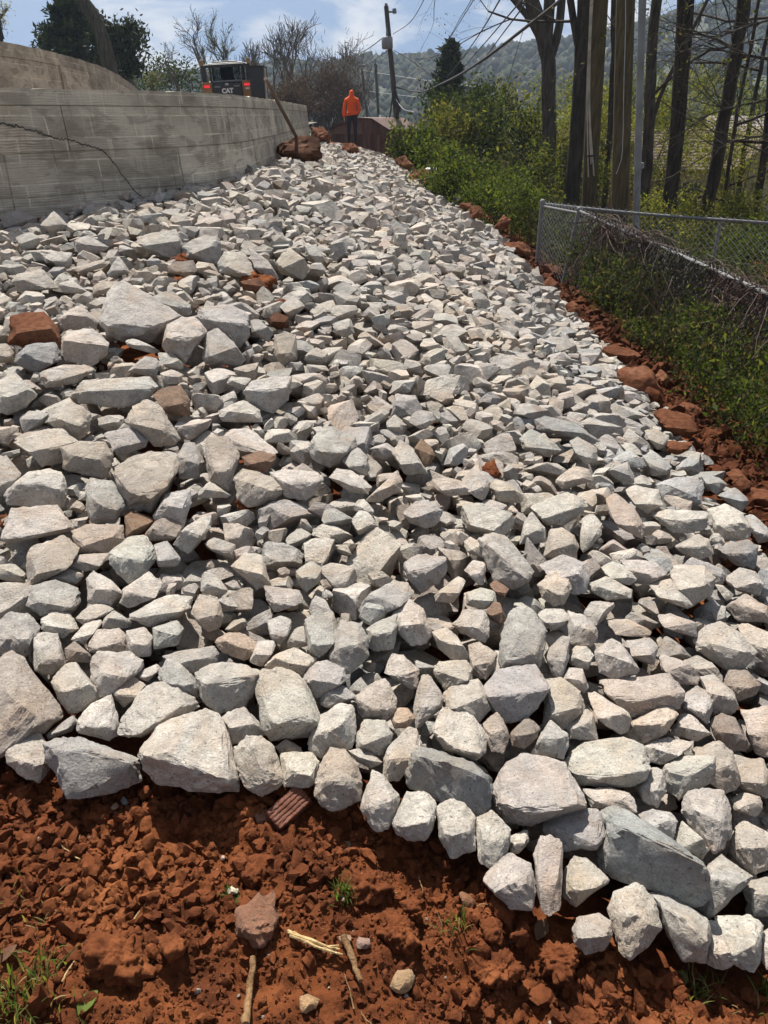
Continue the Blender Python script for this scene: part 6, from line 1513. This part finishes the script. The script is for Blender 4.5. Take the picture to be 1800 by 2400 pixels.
house('beige_house_wing', 'gabled wing of the beige house near the right edge', at_y(1735, 400, 29)[0], 30.2, pe[2] - 2.6, 4.6, 3.4, 2.5, 1.0, math.radians(-72), M['beige'], M['shingle'])
house('brown_roof_house', 'low brown roofed house glimpsed between the wooden poles', at_y(1385, 400, 34)[0], 35, at_y(1385, 375, 34)[2] - 2.3, 6.5, 4.5, 2.3, 1.1, math.radians(8), M['beige'], M['shingle'])
house('pale_roof_house', 'pale roofed house at the right edge behind the trees', at_y(1800, 330, 36)[0], 37, at_y(1785, 352, 36)[2] - 2.4, 5.0, 4.5, 2.4, 1.3, math.radians(10), M['beige'], M['paleroof'])
M['darkroof'] = plain('dark_roof', (.035, .032, .032), .8)
house('dark_roof_house', 'dark roof corner at the upper left above the upper wall', at_y(-30, 90, 28)[0] - 4.2, 30, at_y(0, 100, 28)[2] - 2.9, 5.4, 6.0, 2.4, 1.5, math.radians(8), M['trim'], M['darkroof'], False)
o = MB().tube([(0, 0, 0), (0, 0, 5)], .07, 8).build('dark_post', M['cable']); o.location = at_y(3, 100, 24); tag(o, 'dark thin post at the very top left corner', 'post')

# ------------------------------------------------------------------ skid steer loader
ld = empty('skid_steer_loader', tuple(at_y(533, 145, 31) - np.array((0, 0, 2.06))), math.radians(-3)); ld.rotation_euler = (0, math.radians(-3.2), math.radians(6)); tag(ld, 'black and yellow skid steer loader parked behind the wall seen from the rear', 'loader')
M['lblack'] = plain('black_paint', (.016, .016, .018), .45, nscale=4, bmp=.03); M['lyellow'] = plain('machine_yellow', (.30, .155, .045), .5, nscale=4, amt=.25, bmp=.03); M['rubber'] = plain('rubber', (.02, .02, .02), .9)
M['lgrey'] = plain('grey_plastic', (.20, .20, .19), .5, bmp=0); M['letter'] = plain('white_letter', (.72, .72, .70), .5, bmp=0, amt=.05); m_, nt_, bb_ = mat('red_lamp'); bb_.inputs['Base Color'].default_value = (.75, .02, .03, 1); bb_.inputs['Emission Color'].default_value = (1, .03, .05, 1); bb_.inputs['Emission Strength'].default_value = .35; bb_.inputs['Roughness'].default_value = .2; M['lamp'] = m_
m_ = bpy.data.materials.new('cab_glass'); m_.use_nodes = True; b_ = m_.node_tree.nodes['Principled BSDF']; b_.inputs['Base Color'].default_value = (.16, .18, .19, 1); b_.inputs['Roughness'].default_value = .02; b_.inputs['Transmission Weight'].default_value = 1.0; b_.inputs['IOR'].default_value = 1.02; M['cabglass'] = m_
def lb(name, c, s, m, parent=None, bev=.02, rot=None):
    o = MB().box((0, 0, 0), s, rot).build(name, M[m], parent or ld); o.location = c
    if bev: b = o.modifiers.new('bevel', 'BEVEL'); b.width = bev; b.segments = 2; b.limit_method = 'ANGLE'
    return o
lb('chassis', (0, 1.1, .55), (1.15, 2.2, .6), 'lblack')
for s in (-1, 1):
    tr_ = lb('track', (s * .74, 1.1, .36), (.32, 2.4, .70), 'rubber', bev=.25)
    for k in range(5): lb('roller', (s * .91, .3 + k * .4, .24), (.03, .26, .26), 'lgrey', tr_, .1).location = (s * .17, -.8 + k * .4, -.12)
    lb('rear_pod', (s * .70, .12, 1.05), (.34, .4, .85), 'lyellow')
    lb('lift_tower', (s * .78, .34, 1.72), (.15, .30, .55), 'lblack')
    lb('lift_arm', (s * .82, 1.5, 1.62), (.13, 2.7, .22), 'lyellow', rot=np.array(((1, 0, 0), (0, .94, .34), (0, -.34, .94))))
    lb('arm_cylinder', (s * .70, .9, 1.3), (.07, 1.0, .07), 'lgrey', rot=np.array(((1, 0, 0), (0, .9, -.43), (0, .43, .9))))
    lb('tail_light', (s * .70, -.09, 1.34), (.20, .03, .08), 'lamp', bev=.008)
    lb('pod_sticker', (.70, -.085, 1.22), (.14, .01, .06), 'letter', bev=0) if s > 0 else None
    lb('light_strip', (s * .34, -.13, 1.31), (.20, .03, .05), 'lgrey', bev=.008)
    lb('cab_post', (s * .56, .42, 1.60), (.07, .10, .92), 'lblack'); lb('cab_post', (s * .56, 1.5, 1.55), (.07, .10, 1.0), 'lblack')
door = lb('rear_door', (0, .06, 1.0), (1.06, .34, .80), 'lblack', bev=.05); lb('door_latch', (0, 0, 0), (.14, .04, .06), 'lgrey', door, .01).location = (0, -.19, .36)
hood = lb('engine_hood', (0, .32, 1.43), (1.06, .5, .10), 'lblack', bev=.03); lb('hood_rib', (0, 0, 0), (1.0, .05, .04), 'lgrey', hood, .01).location = (0, -.22, .055)
roof_ = lb('cab_roof', (0, .95, 2.02), (1.24, 1.30, .08), 'lblack', bev=.03); lb('air_vent', (0, 0, 0), (.85, .7, .06), 'lgrey', roof_, .02).location = (0, -.1, .07)
lb('roof_bar', (0, .30, 1.97), (1.62, .10, .10), 'lblack'); lb('rear_glass', (0, .47, 1.70), (1.0, .015, .48), 'cabglass', bev=0)
seat = lb('seat', (0, .95, 1.35), (.5, .5, .14), 'rubber', bev=.05); lb('seat_back', (0, 0, 0), (.46, .12, .6), 'rubber', seat, .05).location = (0, -.22, .33); lb('headrest', (0, 0, 0), (.26, .1, .18), 'rubber', seat, .04).location = (.0, -.22, .72)
lb('bucket', (0, 3.1, .5), (1.85, .7, .6), 'lblack')
fc = bpy.data.curves.new('emblem', 'FONT'); fc.body = 'CAT'; fc.size = .20; fc.align_x = 'CENTER'; fc.align_y = 'CENTER'; fc.extrude = .006; fc.offset = .012
fo_ = bpy.data.objects.new('emblem', fc); sc.collection.objects.link(fo_); dg = bpy.context.evaluated_depsgraph_get(); me = bpy.data.meshes.new_from_object(fo_.evaluated_get(dg)); bpy.data.objects.remove(fo_)
me.materials.clear(); me.materials.append(M['letter']); eo = link(bpy.data.objects.new('emblem', me), ld); eo.rotation_euler = (math.pi / 2, 0, 0); eo.location = (0, -.125, 1.17)
bx_ = empty('steel_container', tuple(at_y(605, 232, 30))); tag(bx_, 'dark steel container with a pale post beside the loader', 'container')
MB().box((0, .5, .45), (.48, .9, 1.0)).build('body', M['lblack'], bx_); MB().box((.30, .0, .42), (.05, .05, 1.0), rotz(.2)).build('corner_post', M['whitewire'], bx_); MB().box((-.02, .5, .97), (.52, .94, .05)).build('rim', M['rubber'], bx_)

# ------------------------------------------------------------------ person in an orange hoodie
pf = at_y(826, 339, 30.5); person = empty('person', tuple(pf), math.radians(4)); tag(person, 'person in a bright orange hoodie and dark jeans standing with back turned', 'person')
def skin_mesh(name, verts, edges, radii, root, mats, parent, matfn=None, subs=2):
    me = bpy.data.meshes.new(name); me.from_pydata(verts, edges, []); o = bpy.data.objects.new(name, me); sc.collection.objects.link(o)
    m = o.modifiers.new('skin', 'SKIN'); m.use_smooth_shade = True
    for i, rr in enumerate(radii): me.skin_vertices[0].data[i].radius = rr if isinstance(rr, tuple) else (rr, rr)
    me.skin_vertices[0].data[root].use_root = True
    s = o.modifiers.new('sub', 'SUBSURF'); s.levels = subs; s.render_levels = subs
    dg = bpy.context.evaluated_depsgraph_get(); new = bpy.data.meshes.new_from_object(o.evaluated_get(dg)); bpy.data.objects.remove(o)
    new.materials.clear()
    for mm in mats: new.materials.append(mm)
    for p in new.polygons:
        p.use_smooth = True
        if matfn: p.material_index = matfn(p.center)
    return link(bpy.data.objects.new(name, new), parent)
M['orange'] = plain('orange_fleece', (.86, .115, .012), .85, nscale=14, amt=.12, bmp=.1); M['denim'] = plain('dark_denim', (.014, .018, .030), .9, nscale=20, amt=.35); M['skin'] = plain('skin', (.35, .19, .13), .6, nscale=30, amt=.1, bmp=0); M['boot'] = plain('boot_leather', (.04, .026, .018), .8)
BV = [(0, 0, .94), (0, 0, 1.12), (0, .01, 1.34), (0, .02, 1.48), (0, .03, 1.56), (0, .05, 1.66),      # pelvis .. head
      (-.10, 0, .88), (-.12, -.01, .48), (-.13, .01, .10), (-.135, .10, .045), (.10, 0, .88), (.11, -.02, .48), (.115, .0, .10), (.13, .10, .045),
      (-.18, 0, 1.40), (-.25, -.01, 1.14), (-.27, .04, .90), (-.27, .06, .80), (.18, 0, 1.40), (.24, .0, 1.15), (.20, .10, .98), (.17, .16, .93)]
BE = [(0, 1), (1, 2), (2, 3), (3, 4), (4, 5), (0, 6), (6, 7), (7, 8), (8, 9), (0, 10), (10, 11), (11, 12), (12, 13), (3, 14), (14, 15), (15, 16), (16, 17), (3, 18), (18, 19), (19, 20), (20, 21)]
BR = [(.155, .11), (.15, .10), (.17, .11), (.10, .08), .06, (.085, .10), (.09, .095), .068, .05, .045, (.09, .095), .068, .05, .045, .06, .048, .036, .035, .06, .048, .036, .035]
skin_mesh('body', BV, BE, BR, 0, [M['denim'], M['skin'], M['boot']], person, lambda c: 2 if c[2] < .09 else 0 if c[2] < 1.0 and abs(c[0]) < .215 and c[1] < .13 else 1)
HVx = [(0, 0, .99), (0, 0, 1.14), (0, .0, 1.30), (0, .01, 1.43), (0, .02, 1.53), (0, .035, 1.63), (.01, .03, 1.73), (-.20, 0, 1.40), (-.275, -.01, 1.14), (-.30, .03, .88), (.20, 0, 1.40), (.27, .0, 1.15), (.235, .09, .99)]
hd = skin_mesh('hoodie', HVx, [(0, 1), (1, 2), (2, 3), (3, 4), (4, 5), (5, 6), (3, 7), (7, 8), (8, 9), (3, 10), (10, 11), (11, 12)],
          [(.175, .13), (.175, .13), (.19, .14), (.16, .11), (.075, .08), (.10, .115), (.05, .07), .075, .062, .05, .075, .062, .05], 1, [M['orange']], person)
MB().tube([(-.012 + .19 * math.cos(a), .14 * math.sin(a), .955 + .02 * math.cos(a)) for a in np.linspace(0, 6.283, 24)], .022, 6, False).build('waistband', M['orange'], person, True)
for s in (-1, 1):
    h = (-.272, .06, .80) if s < 0 else (.17, .16, .93); mb = MB()
    for k in range(4): mb.tube([(h[0] + (k - 1.5) * .004, h[1] + (k - 1.5) * .018, h[2] - .02), (h[0], h[1] + (k - 1.5) * .02 + .01, h[2] - .075 - .008 * (k in (1, 2))), (h[0] + .012 * -s, h[1] + (k - 1.5) * .019 + .018, h[2] - .105)], [.0095, .009, .007], 6)
    mb.tube([(h[0], h[1] + .035, h[2] + .0), (h[0] - s * .01, h[1] + .055, h[2] - .04), (h[0] - s * .01, h[1] + .055, h[2] - .065)], [.011, .010, .008], 6)
    o = mb.build('fingers', M['skin'], person, True); o['kind'] = 'stuff'

# ------------------------------------------------------------------ haze over the valley
m = bpy.data.materials.new('haze_air'); m.use_nodes = True; nt = m.node_tree; nt.nodes.clear(); out = nt.nodes.new('ShaderNodeOutputMaterial'); pv = nt.nodes.new('ShaderNodeVolumePrincipled')
pv.inputs['Color'].default_value = (.66, .80, 1.0, 1); pv.inputs['Density'].default_value = .00045; pv.inputs['Anisotropy'].default_value = .2; nt.links.new(pv.outputs['Volume'], out.inputs['Volume'])
if HAZE:
    o = MB().box((50, 330, 45), (1300, 800, 130)).build('haze', m); tag(o, 'thin blue haze filling the valley', 'haze', kind='stuff')

print('TRIS', sum(sum(len(p.vertices) - 2 for p in o.data.polygons) for o in sc.objects if o.type == 'MESH')) if False else None
